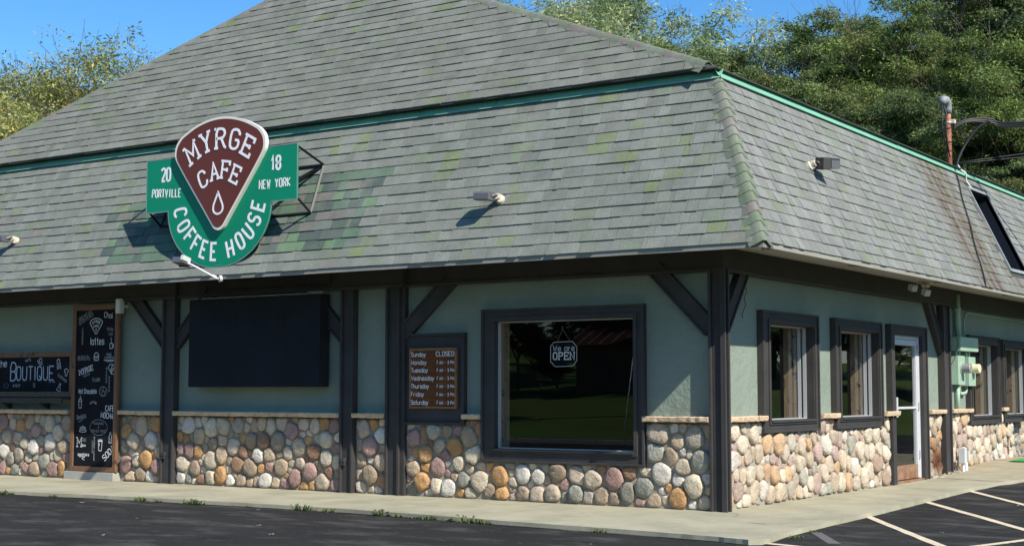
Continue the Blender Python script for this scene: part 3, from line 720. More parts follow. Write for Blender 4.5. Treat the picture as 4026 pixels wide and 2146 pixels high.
def shingles(P, lo, hi, vmax, ex, colf, wid=(.13, .34), hole=None, start=0):
    k = 0; v0 = start
    while v0 < vmax - .02:
        v1 = min(v0 + ex + .02, vmax); u = lo(v0) - random.uniform(0, .3)
        end = hi(v0); wave = random.uniform(-.002, .002)
        while u < end:
            w_ = random.uniform(*wid) if random.random() > .08 else random.uniform(.03, .07)
            a, b = u, u + w_ - .0055; u += w_; tooth = random.random() < .42; th = .019 if tooth else .012; dr = (.006 if tooth else 0) + random.uniform(-.0025, .0025) + wave
            a0, b0, a1, b1 = max(a, lo(v0)), min(b, hi(v0)), max(a, lo(v1)), min(b, hi(v1))
            if b0 - a0 < .012: continue
            if b1 - a1 < .002: a1 = b1 = (a1 + b1) / 2; b1 = a1 + .002
            if hole and b > hole[0] and a < hole[1] and v1 > hole[2] and v0 < hole[3]: continue
            vb = v0 - dr
            vv = [P(a0, -.004, vb), P(b0, -.004, vb), P(b1, -.004, v1), P(a1, -.004, v1), P(a0, th, vb), P(b0, th, vb), P(b1, .002, v1), P(a1, .002, v1)]
            c = Vector(P((a + b) / 2, 0, v0)); dist = (c - CAMP).length
            vis = (b0 - a0) * abs((CAMP - c).normalized().dot(P.N)) / dist ** 2
            SHG.append((vis, vv, [(4, 5, 6, 7), (0, 1, 5, 4), (1, 2, 6, 5), (3, 0, 4, 7), (0, 3, 2, 1)], colf(c.x, c.z, c.y)))
        v0 += ex; k += 1
EXM = .154
def cf(x, z, y):
    if -9.95 + random.uniform(0, .3) < x < -4.62 - (4.4 - z) * .05 and 3.18 < z < 4.36 - max(0, -7.6 - x) * .12: return patchc(x, z)
    return greyc(1.0)
shingles(PF, lambda v: -15.84 + kk * v, lambda v: 1.1 - kk * v - .10, LV, EXM, cf)
SLOT = (9.27, 10.35, .48, 2.02)
def cs(x, z, y):
    c = greyc(1.0); g = sum(c) / 3
    if abs(y - 1.0) < .04 and abs(z - 4.15) < .08: return (.07, .13, .115)
    return tuple(q * .55 + g * .45 for q in c)
shingles(PS, lambda v: -1.1 + kk * v + .10, lambda v: 16.6 - kk * v, LV, EXM, cs, (.12, .27), SLOT)
shingles(PU, lambda v: ul(v) + .13, lambda v: ur(v) - .14, APV - .05, .1635, lambda x, z, y: greyc(.86, .015, gp=.75), (.13, .36))
SHG.sort(key=lambda s: -s[0])
# roof bodies under the shingles
mb = MB(PS); panels(mb, .2, 15.6, .0, LV, [SLOT], -.05, -.006)
mb.mp = plain
mb.poly([(-15.84, -oe, ze), (oe, -oe, ze), (og, -og, zg), (-14.82, -og, zg)], [(0, 1, 2, 3)])
mb.poly([(oe, -oe, ze), (oe, -.899, ze), (og, -.899, zg), (og, -og, zg)][:1] + [(oe, -.9, ze), PS(-.9, 0, 0)][:0] + [PS(-.9 + 0, 0, 0), PS(.2, 0, 0), PS(.2, 0, LV), (og, -og, zg)], [(0, 1, 2, 3, 4)])
mb.poly([(-15.84, 16.6, ze), (-15.84, -oe, ze), (-14.82, -og, zg), (-14.82, 15.6, zg)], [(0, 1, 2, 3)])
mb.poly([(oe, 16.6, ze), (-15.84, 16.6, ze), (-14.82, 15.6, zg), (og, 15.6, zg)], [(0, 1, 2, 3)])
RM = mb.build('mansard_roof', 'deck', B)
mb = MB(); apx = Vector(PU(ur(APV), -.008, APV)); ymax = 15.8; ridge_y = ymax - (apx.y + eu)
c = [(-14.76, -eu, zu - .012), (.13, -eu, zu - .012), (.13, ymax, zu - .012), (-14.76, ymax, zu - .012), tuple(apx), (apx.x, ridge_y, apx.z)]
low = [(a, b, e - .012) for a, b, e in c[:4]]
mb.poly(c + low, [(0, 1, 4), (1, 2, 5, 4), (2, 3, 5), (3, 0, 4, 5), (6, 7, 1, 0), (7, 8, 2, 1), (8, 9, 3, 2), (9, 6, 0, 3), (6, 9, 8, 7)])
RU = mb.build('upper_roof', 'deck', B)
for s in SHG[:300]:
    mb = MB(); mb.poly(s[1], s[2], s[3]); mb.build('shingle', 'shingle', RM if s[1][0][2] < 5.17 else RU)
mb = MB()
for s in SHG[300:]: mb.poly(s[1], s[2], s[3])
stuff(mb.build('shingles', 'shingle', B))
# hip caps: bent pieces lapped up the hips
def hip(P0, P1, A, Bv, Nn, n, w_=.15, parent=None, fat=.02, up=.026):
    P0, P1 = Vector(P0), Vector(P1); A, Bv, Nn = Vector(A).normalized(), Vector(Bv).normalized(), Vector(Nn).normalized()
    for i in range(n):
        a = P0 + (P1 - P0) * (i / n); b = P0 + (P1 - P0) * ((i + 1.25) / n); j = random.uniform(-.006, .006)
        def sec(p, lift): return [p + A * w_ + Nn * (lift - .004), p + A * (w_ * .5) + Nn * (lift + fat * .25), p + A * .03 + Nn * (lift + fat), p + Bv * .03 + Nn * (lift + fat), p + Bv * (w_ * .5) + Nn * (lift + fat * .25), p + Bv * w_ + Nn * (lift - .004)]
        s0, s1 = sec(a + (P0 - P1).normalized() * j, up), sec(b, .004)
        base = [p - Nn * up for p in s0]
        v = [tuple(p) for p in s0 + s1 + base]; r = random.random()
        col = (.135, .165, .115) if r < .34 else ((.145, .165, .125) if r < .6 else (.17, .155, .14) if r < .8 else (.165, .17, .145))
        mb = MB(); mb.poly(v[:12], [(k, k + 1, 7 + k, 6 + k) for k in range(5)], col); mb.poly(v[:6] + v[12:], [(6 + k, 7 + k, k + 1, k) for k in range(5)], col); mb.poly([v[0], v[6], v[12]], [(0, 1, 2)], col); mb.poly([v[5], v[17], v[11]], [(0, 1, 2)], col)
        mb.build('ridge_cap', 'shingle', parent, smooth=True)
hd = (Vector((og, -og, zg)) - Vector((oe, -oe, ze))).normalized()
hip((oe + .0, -oe + .0, ze), (og + .01, -og - .01, zg - .02), PF.N.cross(hd) , hd.cross(PS.N), (PF.N + PS.N), 18, .18, RM, .026, .017)
h2 = (apx - Vector(c[1])).normalized(); NS2 = Vector((.405, 0, 1)).normalized()
hip(tuple(Vector(c[1]) + h2 * .16 + Vector((0, 0, .002))), tuple(apx), PU.N.cross(h2), h2.cross(NS2), PU.N + NS2, 60, .165, RU, .03, .014)
h3 = (apx - Vector(c[0])).normalized(); NW2 = Vector((-.46, 0, 1)).normalized()
hip(tuple(Vector(c[0]) + Vector((0, 0, .008))), tuple(apx), h3.cross(PU.N), NW2.cross(h3), PU.N + NW2, 54, .16, RU, .03, .010)
# green metal flashing between the slopes
def flash(mp, a, b, o):
    mb = MB(mp); mb.poly([(a, o - .02, 5.205), (b, o - .02, 5.205), (b, o + .045, 5.115), (a, o + .045, 5.115), (a, o + .075, 5.098), (b, o + .075, 5.098), (b, o + .078, 5.082), (a, o + .078, 5.082), (a, o, 5.08), (b, o, 5.08)],
        [(0, 1, 2, 3), (3, 2, 5, 4), (4, 5, 6, 7), (7, 6, 9, 8)]); return mb.build('flashing', 'flashing', RM)
e_ = [.155, -3.1, -6.15, -9.2, -12.25, -14.9]
for a, b in zip(e_[1:], e_[:-1]): flash(front, a, b - .006, .078 + random.uniform(0, .006))
e_ = [-.155, 3.05, 6.1, 7.6, 10.6, 13.6, 15.6]
for a, b in zip(e_[:-1], e_[1:]): flash(side, a, b - .006, .08 + random.uniform(0, .006))
# eaves: fascia and soffit
mb = MB(); mb.box(-15.86, oe - .01, -oe + .004, -oe + .024, 2.945, 3.015); mb.build('fascia', 'fascia', B)
for a, b in ((-oe + .025, 2.62), (2.625, 5.5), (5.505, 8.6), (8.605, 12.4), (12.405, 16.6)):
    mb = MB(); mb.box(oe - .024, oe - .004, a, b, 2.945, 3.015); mb.build('fascia', 'fascia', B)
def soff(x, y):
    o = max(-y, x); return 3.10 - .14 * min(1, max(0, o) / 1.08)
mb = MB()
mb.poly([(-15.8, -1.08, 2.96), (1.08, -1.08, 2.96), (0, 0, 3.10), (-14.9, 0, 3.10)], [(0, 3, 2, 1)])
mb.poly([(1.08, -1.08, 2.96), (1.08, 16.6, 2.96), (0, 15.5, 3.10), (0, 0, 3.10)], [(0, 3, 2, 1)])
SF = mb.build('soffit', 'soffit', B)
mb = MB()   # seams between soffit boards
for k in range(1, 7):
    o = k * .155
    mb.poly([(-15.8, -o - .003, soff(0, -o) - .002), (o, -o - .003, soff(0, -o) - .002), (o, -o + .003, soff(0, -o) - .002), (-15.8, -o + .003, soff(0, -o) - .002)], [(0, 1, 2, 3)])
    mb.poly([(o - .003, -o, soff(0, -o) - .002), (o + .003, -o, soff(0, -o) - .002), (o + .003, 16.6, soff(0, -o) - .002), (o - .003, 16.6, soff(0, -o) - .002)], [(0, 1, 2, 3)])
mb.build('soffit_groove', 'deck', SF)
for y in (-.30, 2.35, 5.75, 9.3):
    mb = MB(); x = .88; z = soff(x, 0); mb.box(x - .07, x + .07, y - .22, y + .22, z - .014, z + .03); mb.build('soffit_vent', 'fascia', SF)
mb = MB(); mb.box(-.85, -.35, -.92, -.78, soff(0, -.85) - .012, soff(0, -.85) + .03); mb.build('soffit_vent', 'fascia', SF)
# dark window slot let into the side slope
mb = MB(PS); u0, u1, v0, v1 = SLOT; dd = .22
mb.poly([(u0, .012, v0), (u1, .012, v0), (u1, .012, v1), (u0, .012, v1), (u0, -dd, v0), (u1, -dd, v0), (u1, -dd, v1), (u0, -dd, v1)], [(0, 1, 5, 4), (1, 2, 6, 5), (2, 3, 7, 6), (3, 0, 4, 7), (4, 5, 6, 7)])
SK = mb.build('roof_window', 'slot_dark', B)
mb = MB(PS); mb.box(u0 - .05, u0, -.004, .03, v0 - .05, v1 + .05); mb.box(u0, u1, -.004, .03, v0 - .06, v0); mb.box(u0, u1, -.004, .03, v1, v1 + .05); mb.box(u1, u1 + .04, -.004, .03, v0 - .05, v1 + .05); mb.build('frame', 'zinc', SK)
# dark backing board of the opening-hours sign
mb = MB(front); mb.box(-4.612, -3.67, 0.003, .05, .96, 2.16); mb.box(-4.612, -3.63, .001, .085, 2.13, 2.165); mb.box(-3.67, -3.63, .001, .085, .95, 2.129); mb.box(-4.612, -3.67, .001, .085, .95, .985)
mb.build('backing_board', 'trim', B, bevel=.003)

# ================================================================== SIGNS
# ---- the big roof sign
S = thing('roof_sign', 'green and maroon shield-shaped cafe sign projecting from the mansard roof', 'sign', (-7.195, -1.05, 3.12))
gout = [(-8.665, 3.975), (-8.205, 3.975)] + [(-7.195 + 1.01 * math.cos(R(a)), 3.975 + .86 * math.sin(R(a)) * (1 if abs(math.cos(R(a))) < .5 else 1)) for a in range(186, 355, 6)] + [(-6.185, 3.975), (-5.715, 3.975), (-5.715, 4.735), (-8.665, 4.745)]
mb = MB(front); mb.prism(gout, 1.025, 1.05); mb.build('green_panel', 'sign_green', S)
mb = MB(front); mb.ribbon(gout, .012, 1.0502, .002, True); mb.build('panel_edge', 'zinc', S)
cx = -7.132
half = [(0.0, 3.632), (.085, 3.655), (.145, 3.74), (.84, 4.64), (.895, 4.76), (.875, 4.90), (.78, 5.005), (.72, 5.04), (.54, 5.128), (.36, 5.188), (.18, 5.224)]
out = [(x, z) for x, z in half] + [(0, 5.236)] + [(-x, z) for x, z in half[:0:-1]]
def shield(k, cz=4.52, dx=0): return chaikin([(cx + x * k, cz + (z - cz) * k) for x, z in out + [out[0]]], 2)[:-1]
mb = MB(front); mb.prism(shield(1.0), 1.052, 1.110); SHP = mb.build('shield_border', 'sign_cream', S)
mb = MB(front); mb.prism(shield(.953), 1.111, 1.116); mb.build('shield_panel', 'sign_red', S)
D0 = 1.118
def sign_letter(ch, x, z, w_, h, a, sw, d, slab, th):
    if ch == ' ': return
    mb = MB(front); letter(mb, ch, x, z, w_, h, a, sw, d, th, slab, 1); mb.build('letter', 'sign_white', S)
for ch, x, z, a in (('M', -7.66, 4.768, 30), ('Y', -7.386, 4.893, 15), ('R', -7.10, 4.925, 0), ('G', -6.824, 4.886, -13), ('E', -6.567, 4.764, -28)): sign_letter(ch, x, z, .19 if ch == 'M' else .165, .27, a, .038, D0, True, .004)
for ch, x, z, a in (('C', -7.442, 4.375, 25), ('A', -7.216, 4.468, 10), ('F', -6.992, 4.472, -9), ('E', -6.798, 4.388, -25)): sign_letter(ch, x, z, .138, .235, a, .033, D0, True, .004)
dz = [(cx, 4.165), (cx - .046, 4.07), (cx - .096, 3.97), (cx - .086, 3.89), (cx, 3.852), (cx + .089, 3.89), (cx + .099, 3.97), (cx + .047, 4.07), (cx, 4.165)]
mb = MB(front); mb.ribbon(chaikin(dz, 2), .028, D0, .004, True); mb.build('water_drop', 'sign_white', S)
def sign_word(t_, u, z, h, adv, sw, w_, ang=0):
    ca, sa = math.cos(R(ang)), math.sin(R(ang))
    for i, ch in enumerate(t_):
        px = adv * (i + .5 - len(t_) / 2); sign_letter(ch, u + px * ca, z + px * sa, w_, h, ang, sw, 1.0505, False, .003)
sign_word('20', -8.262, 4.514, .185, .104, .031, .076); sign_word('18', -6.109, 4.50, .185, .100, .031, .074)
sign_word('PORTVILLE', -8.245, 4.243, .114, .0685, .0155, .046, -3); sign_word('NEW YORK', -6.124, 4.22, .114, .0745, .0160, .050)
for ch, x, z, a in (('C', -7.949, 3.940, -84), ('O', -7.879, 3.744, -66), ('F', -7.748, 3.592, -50), ('F', -7.622, 3.468, -36), ('E', -7.462, 3.385, -20), ('E', -7.268, 3.345, -3),
                    ('H', -6.952, 3.370, 16), ('O', -6.762, 3.467, 33), ('U', -6.61, 3.590, 48), ('S', -6.495, 3.752, 62), ('E', -6.425, 3.936, 74)):
    sign_letter(ch, x, z, .105, .235, a, .038, 1.0505, False, .003)
mb = MB()
TR, BR, TL, BL = (-5.735, -1.02, 4.70), (-5.735, -1.02, 4.0), (-8.64, -1.02, 4.70), (-8.64, -1.02, 4.0)
rTR, rBR, rTL, rBL = (-5.81, -.40, 4.53), (-5.75, -.73, 3.82), (-8.70, -.40, 4.53), (-8.70, -.73, 3.82)
for a, b in ((TR, rTR), (BR, rBR), (rTR, rBR), (TL, rTL), (BL, rBL), (rTL, rBL), (rTR, rTL), (rBR, rBL), (TR, BR), (TL, BL), (TR, TL), (BR, BL), (rTR, (-6.45, -1.02, 4.0)), (rTL, (-8.0, -1.02, 4.0)), (rTR, (-6.6, -.62, 4.05))):
    mb.tube([a, b], .021, 4)
mb.build('bracket', 'black_steel', S)
# ---- lamp on an arm shining up at the sign
L = thing('sign_lamp', 'small white floodlight on a bent arm under the roof sign', 'lamp', (-7.09, -1.11, 2.95))
mb = MB(); mb.tube([(-7.07, -1.10, 2.95), (-7.09, -1.16, 2.955), (-7.31, -1.42, 3.135), (-7.36, -1.45, 3.16)], .014, 8); mb.build('arm', 'white_metal', L)
mb = MB(); mb.tube([(-7.06, -1.095, 2.955), (-7.075, -1.13, 2.95)], .045, 14); mb.tube([(-7.10, -1.17, 2.963), (-7.13, -1.21, 2.99)], [.03, .018], 10); mb.build('mount', 'white_metal', L)
mb = MB(); ax = Vector((-1, -.1, .05)).normalized(); az = Vector((.05, .25, 1)).normalized(); ay = az.cross(ax).normalized(); az = ax.cross(ay)
mb.obox((-7.47, -1.47, 3.19), ax, ay, az, .10, .075, .04); mb.build('lamp_head', 'lamp_grey', L, bevel=.006)
mb = MB()
for k in range(9): mb.obox(Vector((-7.47, -1.47, 3.16)) + ax * (-.09 + k * .0225) - ay * .08, ax, ay, az, .003, .012, .03)
mb.build('cooling_fin', 'lamp_bronze', L)
mb = MB(); mb.obox(Vector((-7.385, -1.465, 3.215)), ax, ay, az, .028, .078, .035); mb.build('lens', 'lamp_lens', L, bevel=.004)

# ---- floodlights on the roof
def floodlight(label, base, headc, ax, ay, grey=True):
    t = thing('floodlight', label, 'floodlight', base, 'floodlights on the mansard roof'); b, h = Vector(base), Vector(headc)
    n = Vector((0, -(zg - ze), oe - og)).normalized() if grey else Vector((zg - ze, 0, oe - og)).normalized()
    mb = MB(); mb.tube([b, b + n * .035, b + n * .045], [.062, .062, .03], 18); mb.tube([b + n * .04, b + n * .10], [.036, .042], 14); mb.tube([b + n * .06 - Vector((0, 0, .05)), b + n * .05 + Vector((0, 0, .05))], .022, 10); mb.build('socket', 'lamp_socket', t, smooth=False)
    mb = MB(); mb.tube([b + n * .09, b + n * .13, h], .018, 8); mb.build('knuckle', 'lamp_bronze' if not grey else 'lamp_grey', t)
    ax, ay = Vector(ax).normalized(), Vector(ay); ay = (ay - ax * ay.dot(ax)).normalized(); az = ax.cross(ay)
    if grey:
        c = h + ax * .105
        mb = MB(); q = []
        for s, k, e in ((-.108, .085, .012), (.108, .085, .012)): q += [c + ax * s + ay * y + az * z for y, z in ((-k, -.05), (k, -.05), (k, .03), (.045, .055), (-.06, .055), (-k, .03))]
        mb.poly([tuple(p) for p in q], [(0, 1, 2, 3, 4, 5)[::-1], (6, 7, 8, 9, 10, 11)] + [(k, (k + 1) % 6, 6 + (k + 1) % 6, 6 + k) for k in range(6)]); mb.build('housing', 'lamp_grey', t, bevel=.005)
        mb = MB()
        for k in range(9): mb.obox(c + ax * (-.09 + k * .0225) - ay * .088 - az * .005, ax, ay, az, .004, .006, .028)
        mb.build('cooling_fin', 'lamp_grey', t)
        mb = MB(); mb.obox(c - az * .054, ax, ay, az, .085, .062, .006); mb.build('lens', 'lamp_lens', t)
        mb = MB(); mb.obox(c - az * .05, ax, ay, az, .10, .078, .003); mb.build('rim', 'lamp_bronze', t)
    else:
        mb = MB(); mb.obox(h + ax * .06, ax, ay, az, .07, .07, .075); mb.build('housing', 'lamp_bronze', t, bevel=.006)
        mb = MB(); mb.obox(h + ax * .21 + az * .01, ax, ay, az, .08, .08, .05); mb.build('heat_sink', 'lamp_grey', t, bevel=.005)
        mb = MB()
        for k in range(10): mb.obox(h + ax * (.14 + k * .0165) - az * .05, ax, ay, az, .0035, .07, .02)
        mb.build('cooling_fin', 'lamp_grey', t)
    return t
floodlight('grey box floodlight in the middle of the front roof slope, right of the shield sign', (-2.58, -.755, 3.76), (-2.60, -.93, 3.79), (-1, -.12, .06), (.05, -1, .02))
floodlight('grey box floodlight at the far left end of the front roof slope', (-12.02, -.75, 3.79), (-12.04, -.93, 3.82), (-1, -.12, .06), (.05, -1, .02))
floodlight('dark bronze floodlight on the side roof slope right of the corner', (.535, 1.55, 4.20), (.68, 1.56, 4.235), (.35, 1, .06), (1, -.3, -.1), False)

# ---- chalkboards
def framed(name, label, x0, x1, z0, z1, d0, d1, fw, inset=.02):
    t = thing(name, label, 'chalkboard', ((x0 + x1) / 2, -d0, z0))
    mb = MB(front); mb.box(x0, x0 + fw, d0, d1, z0, z1); mb.box(x1 - fw, x1, d0, d1, z0, z1); mb.box(x0 + fw, x1 - fw, d0, d1, z1 - fw, z1); mb.box(x0 + fw, x1 - fw, d0, d1, z0, z0 + fw); mb.build('frame', 'frame_wood', t, bevel=.004)
    mb = MB(front); mb.box(x0 + fw, x1 - fw, d0, d1 - inset, z0 + fw, z1 - fw); mb.build('board', 'chalkboard', t); return t
mx0, mx1, mz0, mz1 = -11.34, -10.26, .135, 2.755
MBD = framed('menu_board', 'tall narrow chalkboard menu in a brown wooden frame beside the first post', mx0, mx1, mz0, mz1, .095, .15, .075)
BD = .1315
ch, cd = MB(front), MB(front)
def U(cx_, cy): return -11.265 + (cx_ - (475 - (cy - 185) * .0323)) / 224 * .93
def Zm(cy): return 2.68 - (cy - 183) / 935 * 2.47
PX, PZ = .00415, .00264
def T(mbx, s, x, y, w_, h, sw=.011, ang=0, slab=False, jit=.03, vertical=False):
    """chalk word whose baseline starts at picture-board point (x, y), w_ wide and h high"""
    n = len(s)
    if vertical: text(mbx, s, U(x, y), Zm(y), h * PZ, w_ * PZ / n, sw * .82, BD, .026, vertical=True, jit=jit); return
    text(mbx, s, U(x, y), Zm(y), h * PZ, w_ * PX / n, sw * .82, BD, ang=ang, slab=slab, jit=jit)
T(cd, 'BREAKFAST', 489, 250, 82, 22, .009, 24); T(cd, 'SANDWICHES', 488, 274, 90, 20, .009, 24); T(ch, 'Chai', 630, 230, 50, 32, .011, -6)
lg = [((x * .145 / .885), (z - 4.45) * .155) for x, z in out]
lx, lz = U(585, 280), Zm(280); line(ch, [(lx + x, lz + z) for x, z in lg + [lg[0]]], .011, BD, sm=1)
for c_, x, z, a in (('M', -.083, .05, 25), ('Y', -.043, .067, 12), ('R', 0, .071, 0), ('G', .043, .067, -12), ('E', .083, .05, -25)): letter(ch, c_, lx + x, lz + z, .027, .04, a, .0075, BD)
for c_, x, z, a in (('C', -.05, -.008, 16), ('A', -.017, 0, 5), ('F', .017, 0, -5), ('E', .05, -.008, -16)): letter(ch, c_, lx + x, lz + z, .023, .034, a, .0075, BD)
line(ch, circ(lx, lz - .062, .012, .02, 8), .006, BD)
T(cd, 'TENDERS', 508, 288, 106, 11, .009, vertical=True); T(cd, 'Philly', 646, 312, 38, 20, .008); T(cd, 'Sub', 654, 338, 24, 17, .008)
T(ch, 'lattes', 549, 392, 82, 42, .014, 0, jit=.015)
mu, mz = U(668, 402), Zm(402)
line(ch, [(mu - .03, mz + .04), (mu - .03, mz - .04), (mu + .03, mz - .04), (mu + .03, mz + .04), (mu - .03, mz + .04)], .009, BD); line(ch, circ(mu + .035, mz, .025, .028, 10, -90, 90), .009, BD); line(ch, [(mu, mz + .05), (mu + .012, mz + .08), (mu - .012, mz + .11), (mu + .005, mz + .135)], .007, BD, sm=1)
T(cd, 'BURGERs', 476, 484, 72, 26, .008); mu, mz = U(584, 464), Zm(464)
line(ch, circ(mu, mz + .012, .055, .05, 12, 0, 180) + [(mu - .055, mz - .03), (mu - .045, mz - .06), (mu + .045, mz - .06), (mu + .055, mz - .03), (mu + .055, mz + .012)], .009, BD)
for k in (.012, -.008, -.028): line(ch, [(mu - .05, mz + k), (mu - .02, mz + k - .006), (mu + .02, mz + k + .004), (mu + .05, mz + k)], .006, BD)
T(cd, 'egg', 641, 457, 28, 17, .009); T(cd, 'combos', 630, 478, 55, 17, .009)
line(ch, [(U(626, 487), Zm(487)), (U(690, 486), Zm(486))], .008, BD); line(ch, [(U(641, 494), Zm(494)), (U(680, 493), Zm(493))], .007, BD)
T(ch, 'MYRGE', 484, 574, 84, 30, .013, 14, True, .0); T(cd, 'MOCHA', 508, 587, 40, 13, .007, 14)
mu, mz = U(668, 530), Zm(530); line(ch, circ(mu, mz, .065, .055), .008, BD); line(ch, circ(mu + .03, mz - .06, .05, .045), .008, BD)
for k in range(12): a = k * 2.4; line(ch, circ(mu + .01 + .04 * math.cos(a) * (k % 3) / 2, mz - .03 + .06 * math.sin(a) * (k % 4) / 3, .006, .005, 5), .006, BD)
T(cd, 'BAKED', 642, 530, 98, 12, .009, vertical=True); T(cd, 'GOODS', 656, 582, 98, 12, .009, vertical=True)
T(cd, 'CLUBS', 560, 610, 43, 17, .010); T(ch, 'Hot Chocolate', 479, 684, 105, 28, .009, 0)
mu, mz = U(620, 672), Zm(672); line(cd, circ(mu, mz, .09, .075), .008, BD); line(cd, circ(mu - .03, mz + .045, .035, .03, 10), .007, BD); line(cd, circ(mu + .035, mz + .03, .035, .035, 10), .007, BD); line(cd, circ(mu, mz - .03, .045, .03, 10), .007, BD)
mu, mz = U(488, 748), Zm(748); line(ch, [(mu - .035, mz + .045), (mu - .025, mz - .06), (mu + .025, mz - .06), (mu + .035, mz + .045), (mu - .035, mz + .045)], .008, BD); line(ch, circ(mu, mz + .05, .038, .035, 8, 0, 180), .008, BD); line(ch, [(mu, mz + .085), (mu + .003, mz + .12), (mu + .018, mz + .125)], .007, BD)
for k, c_ in enumerate('salads'): a = 145 - k * 22; letter(cd, c_, U(563, 755) + .085 * math.cos(R(a)), Zm(755) + .06 * math.sin(R(a)), .024, .04, a - 90, .008, BD)
T(ch, 'CAFE', 630, 788, 52, 32, .013); T(ch, 'MOCHA', 603, 826, 72, 32, .013, -4)
T(cd, 'Omelets', 468, 842, 56, 26, .009, 10); line(cd, [(U(475, 856), Zm(856)), (U(495, 846), Zm(846)), (U(510, 826), Zm(826)), (U(521, 830), Zm(830))], .008, BD, sm=2)
mu, mz = U(502, 900), Zm(900); line(ch, circ(mu, mz - .02, .085, .018, 14), .008, BD); line(cd, [(mu - .06, mz - .01), (mu - .055, mz + .03), (mu + .055, mz + .03), (mu + .06, mz - .01)], .03, BD); line(ch, [(mu - .03, mz + .03), (mu, mz + .06), (mu + .03, mz + .03)], .008, BD)
line(cd, circ(U(592, 885), Zm(885), .205, .122, 30), .007, BD); T(cd, 'PANCAKES', 562, 868, 58, 13, .007); T(cd, '&', 588, 890, 8, 12, .007); T(cd, 'FRENCH TOAST', 549, 914, 88, 15, .007)
mu, mz = U(657, 944), Zm(944); line(ch, [(mu - .012, mz + .08), (mu - .014, mz + .05), (mu - .03, mz + .01), (mu - .022, mz - .03), (mu - .032, mz - .08), (mu + .032, mz - .08), (mu + .022, mz - .03), (mu + .03, mz + .01), (mu + .014, mz + .05), (mu + .012, mz + .08), (mu - .012, mz + .08)], .007, BD)
T(ch, 'M', 464, 1002, 32, 54, .013, 0, True, .0); T(cd, 'AYAN', 494, 972, 26, 22, .007); T(ch, 'OCHA', 492, 1001, 26, 13, .008)
T(cd, 'LUNCH', 558, 962, 80, 12, .008, vertical=True); T(cd, 'SANDWICHES', 568, 940, 145, 11, .009, vertical=True)
mu, mz = U(600, 992), Zm(992); line(ch, [(mu - .045, mz + .065), (mu - .03, mz - .08), (mu + .03, mz - .08), (mu + .045, mz + .065), (mu - .045, mz + .065)], .010, BD); line(ch, [(mu - .055, mz + .075), (mu + .055, mz + .075)], .012, BD); line(ch, [(mu - .045, mz + .092), (mu + .045, mz + .092)], .008, BD); line(ch, [(mu - .04, mz + .03), (mu - .02, mz + .03), (mu - .02, mz - .01)], .010, BD)
T(ch, 'SODA', 622, 1086, 76, 36, .015, 40, jit=.01)
T(ch, 'appetizers', 471, 1056, 66, 18, .009, 0); line(ch, [(U(480, 1062), Zm(1062)), (U(520, 1060), Zm(1060)), (U(490, 1072), Zm(1072)), (U(510, 1080), Zm(1080))], .008, BD, sm=2)
ch.build('chalk_lettering', 'chalk', MBD); cd.build('chalk_lettering', 'chalk_dim', MBD)
bb = framed('shop_chalkboard', 'wide chalkboard lettered Boutique in a brown frame above the shelf', -14.3, -11.385, 1.30, 2.035, .02, .09, .085)
BD = .0715; ch, cd, cb = MB(front), MB(front), MB(front)
def Ub(c_): return -13.235 + c_ * .001645
def Zb(c_): return 2.035 - (c_ - 130) * .00106
def TB(mbx, s, x, y, w_, h, sw, ang=0, jit=.02): text(mbx, s, Ub(x), Zb(y), h * .00106, w_ * .001645 / len(s), sw, BD, ang=ang, jit=jit)
TB(cb, 'B', 140, 572, 118, 285, .022, 0, 0); TB(cb, 'OUTIQUE', 240, 565, 600, 212, .020, 0, 0)
TB(ch, 'the', -50, 365, 150, 110, .012, 4); TB(cd, 'HATS', 385, 285, 88, 42, .010, 8); TB(cd, 'JEWELRY', 190, 668, 125, 38, .009); TB(cd, 'CLOTHING', 885, 500, 150, 40, .009, -28); TB(cd, 'est. 2022', 760, 602, 90, 20, .005)
line(ch, [(Ub(880), Zb(395)), (Ub(875), Zb(260)), (Ub(905), Zb(245)), (Ub(935), Zb(385)), (Ub(918), Zb(388)), (Ub(900), Zb(300)), (Ub(893), Zb(400)), (Ub(880), Zb(395))], .009, BD)
line(ch, circ(Ub(622), Zb(262), .035, .032, 12), .008, BD); line(ch, [(Ub(572), Zb(255)), (Ub(590), Zb(305)), (Ub(640), Zb(330)), (Ub(652), Zb(300))], .009, BD, sm=1)
line(ch, [(Ub(1000), Zb(500)), (Ub(1003), Zb(440)), (Ub(988), Zb(440)), (Ub(990), Zb(408)), (Ub(1020), Zb(392)), (Ub(1048), Zb(430)), (Ub(1035), Zb(455)), (Ub(1020), Zb(508)), (Ub(1000), Zb(500))], .008, BD)
line(ch, [(Ub(915), Zb(620)), (Ub(940), Zb(625)), (Ub(925), Zb(660)), (Ub(932), Zb(745)), (Ub(872), Zb(715)), (Ub(912), Zb(660)), (Ub(915), Zb(620))], .008, BD)
for x in (518, 530, 542): line(cd, [(Ub(x), Zb(605)), (Ub(x + 2), Zb(680))], .008, BD)
for k in range(7): line(cd, circ(Ub(90 + 35 * math.cos(k)), Zb(650 + 35 * math.sin(k)), .007, .006, 5), .006, BD)
ch.build('chalk_lettering', 'chalk', bb); cd.build('chalk_lettering', 'chalk_dim', bb); cb.build('chalk_lettering', 'chalk_blue', bb)
t = thing('wall_shelf', 'dark painted counter shelf on slanted brackets under the wide chalkboard', 'shelf', (-12.8, 0, 1.1))
mb = MB(front); mb.box(-14.4, -11.39, .0, .30, 1.255, 1.285); mb.box(-14.4, -11.39, .27, .30, 1.205, 1.254); mb.build('shelf_board', 'trim', t, bevel=.004)
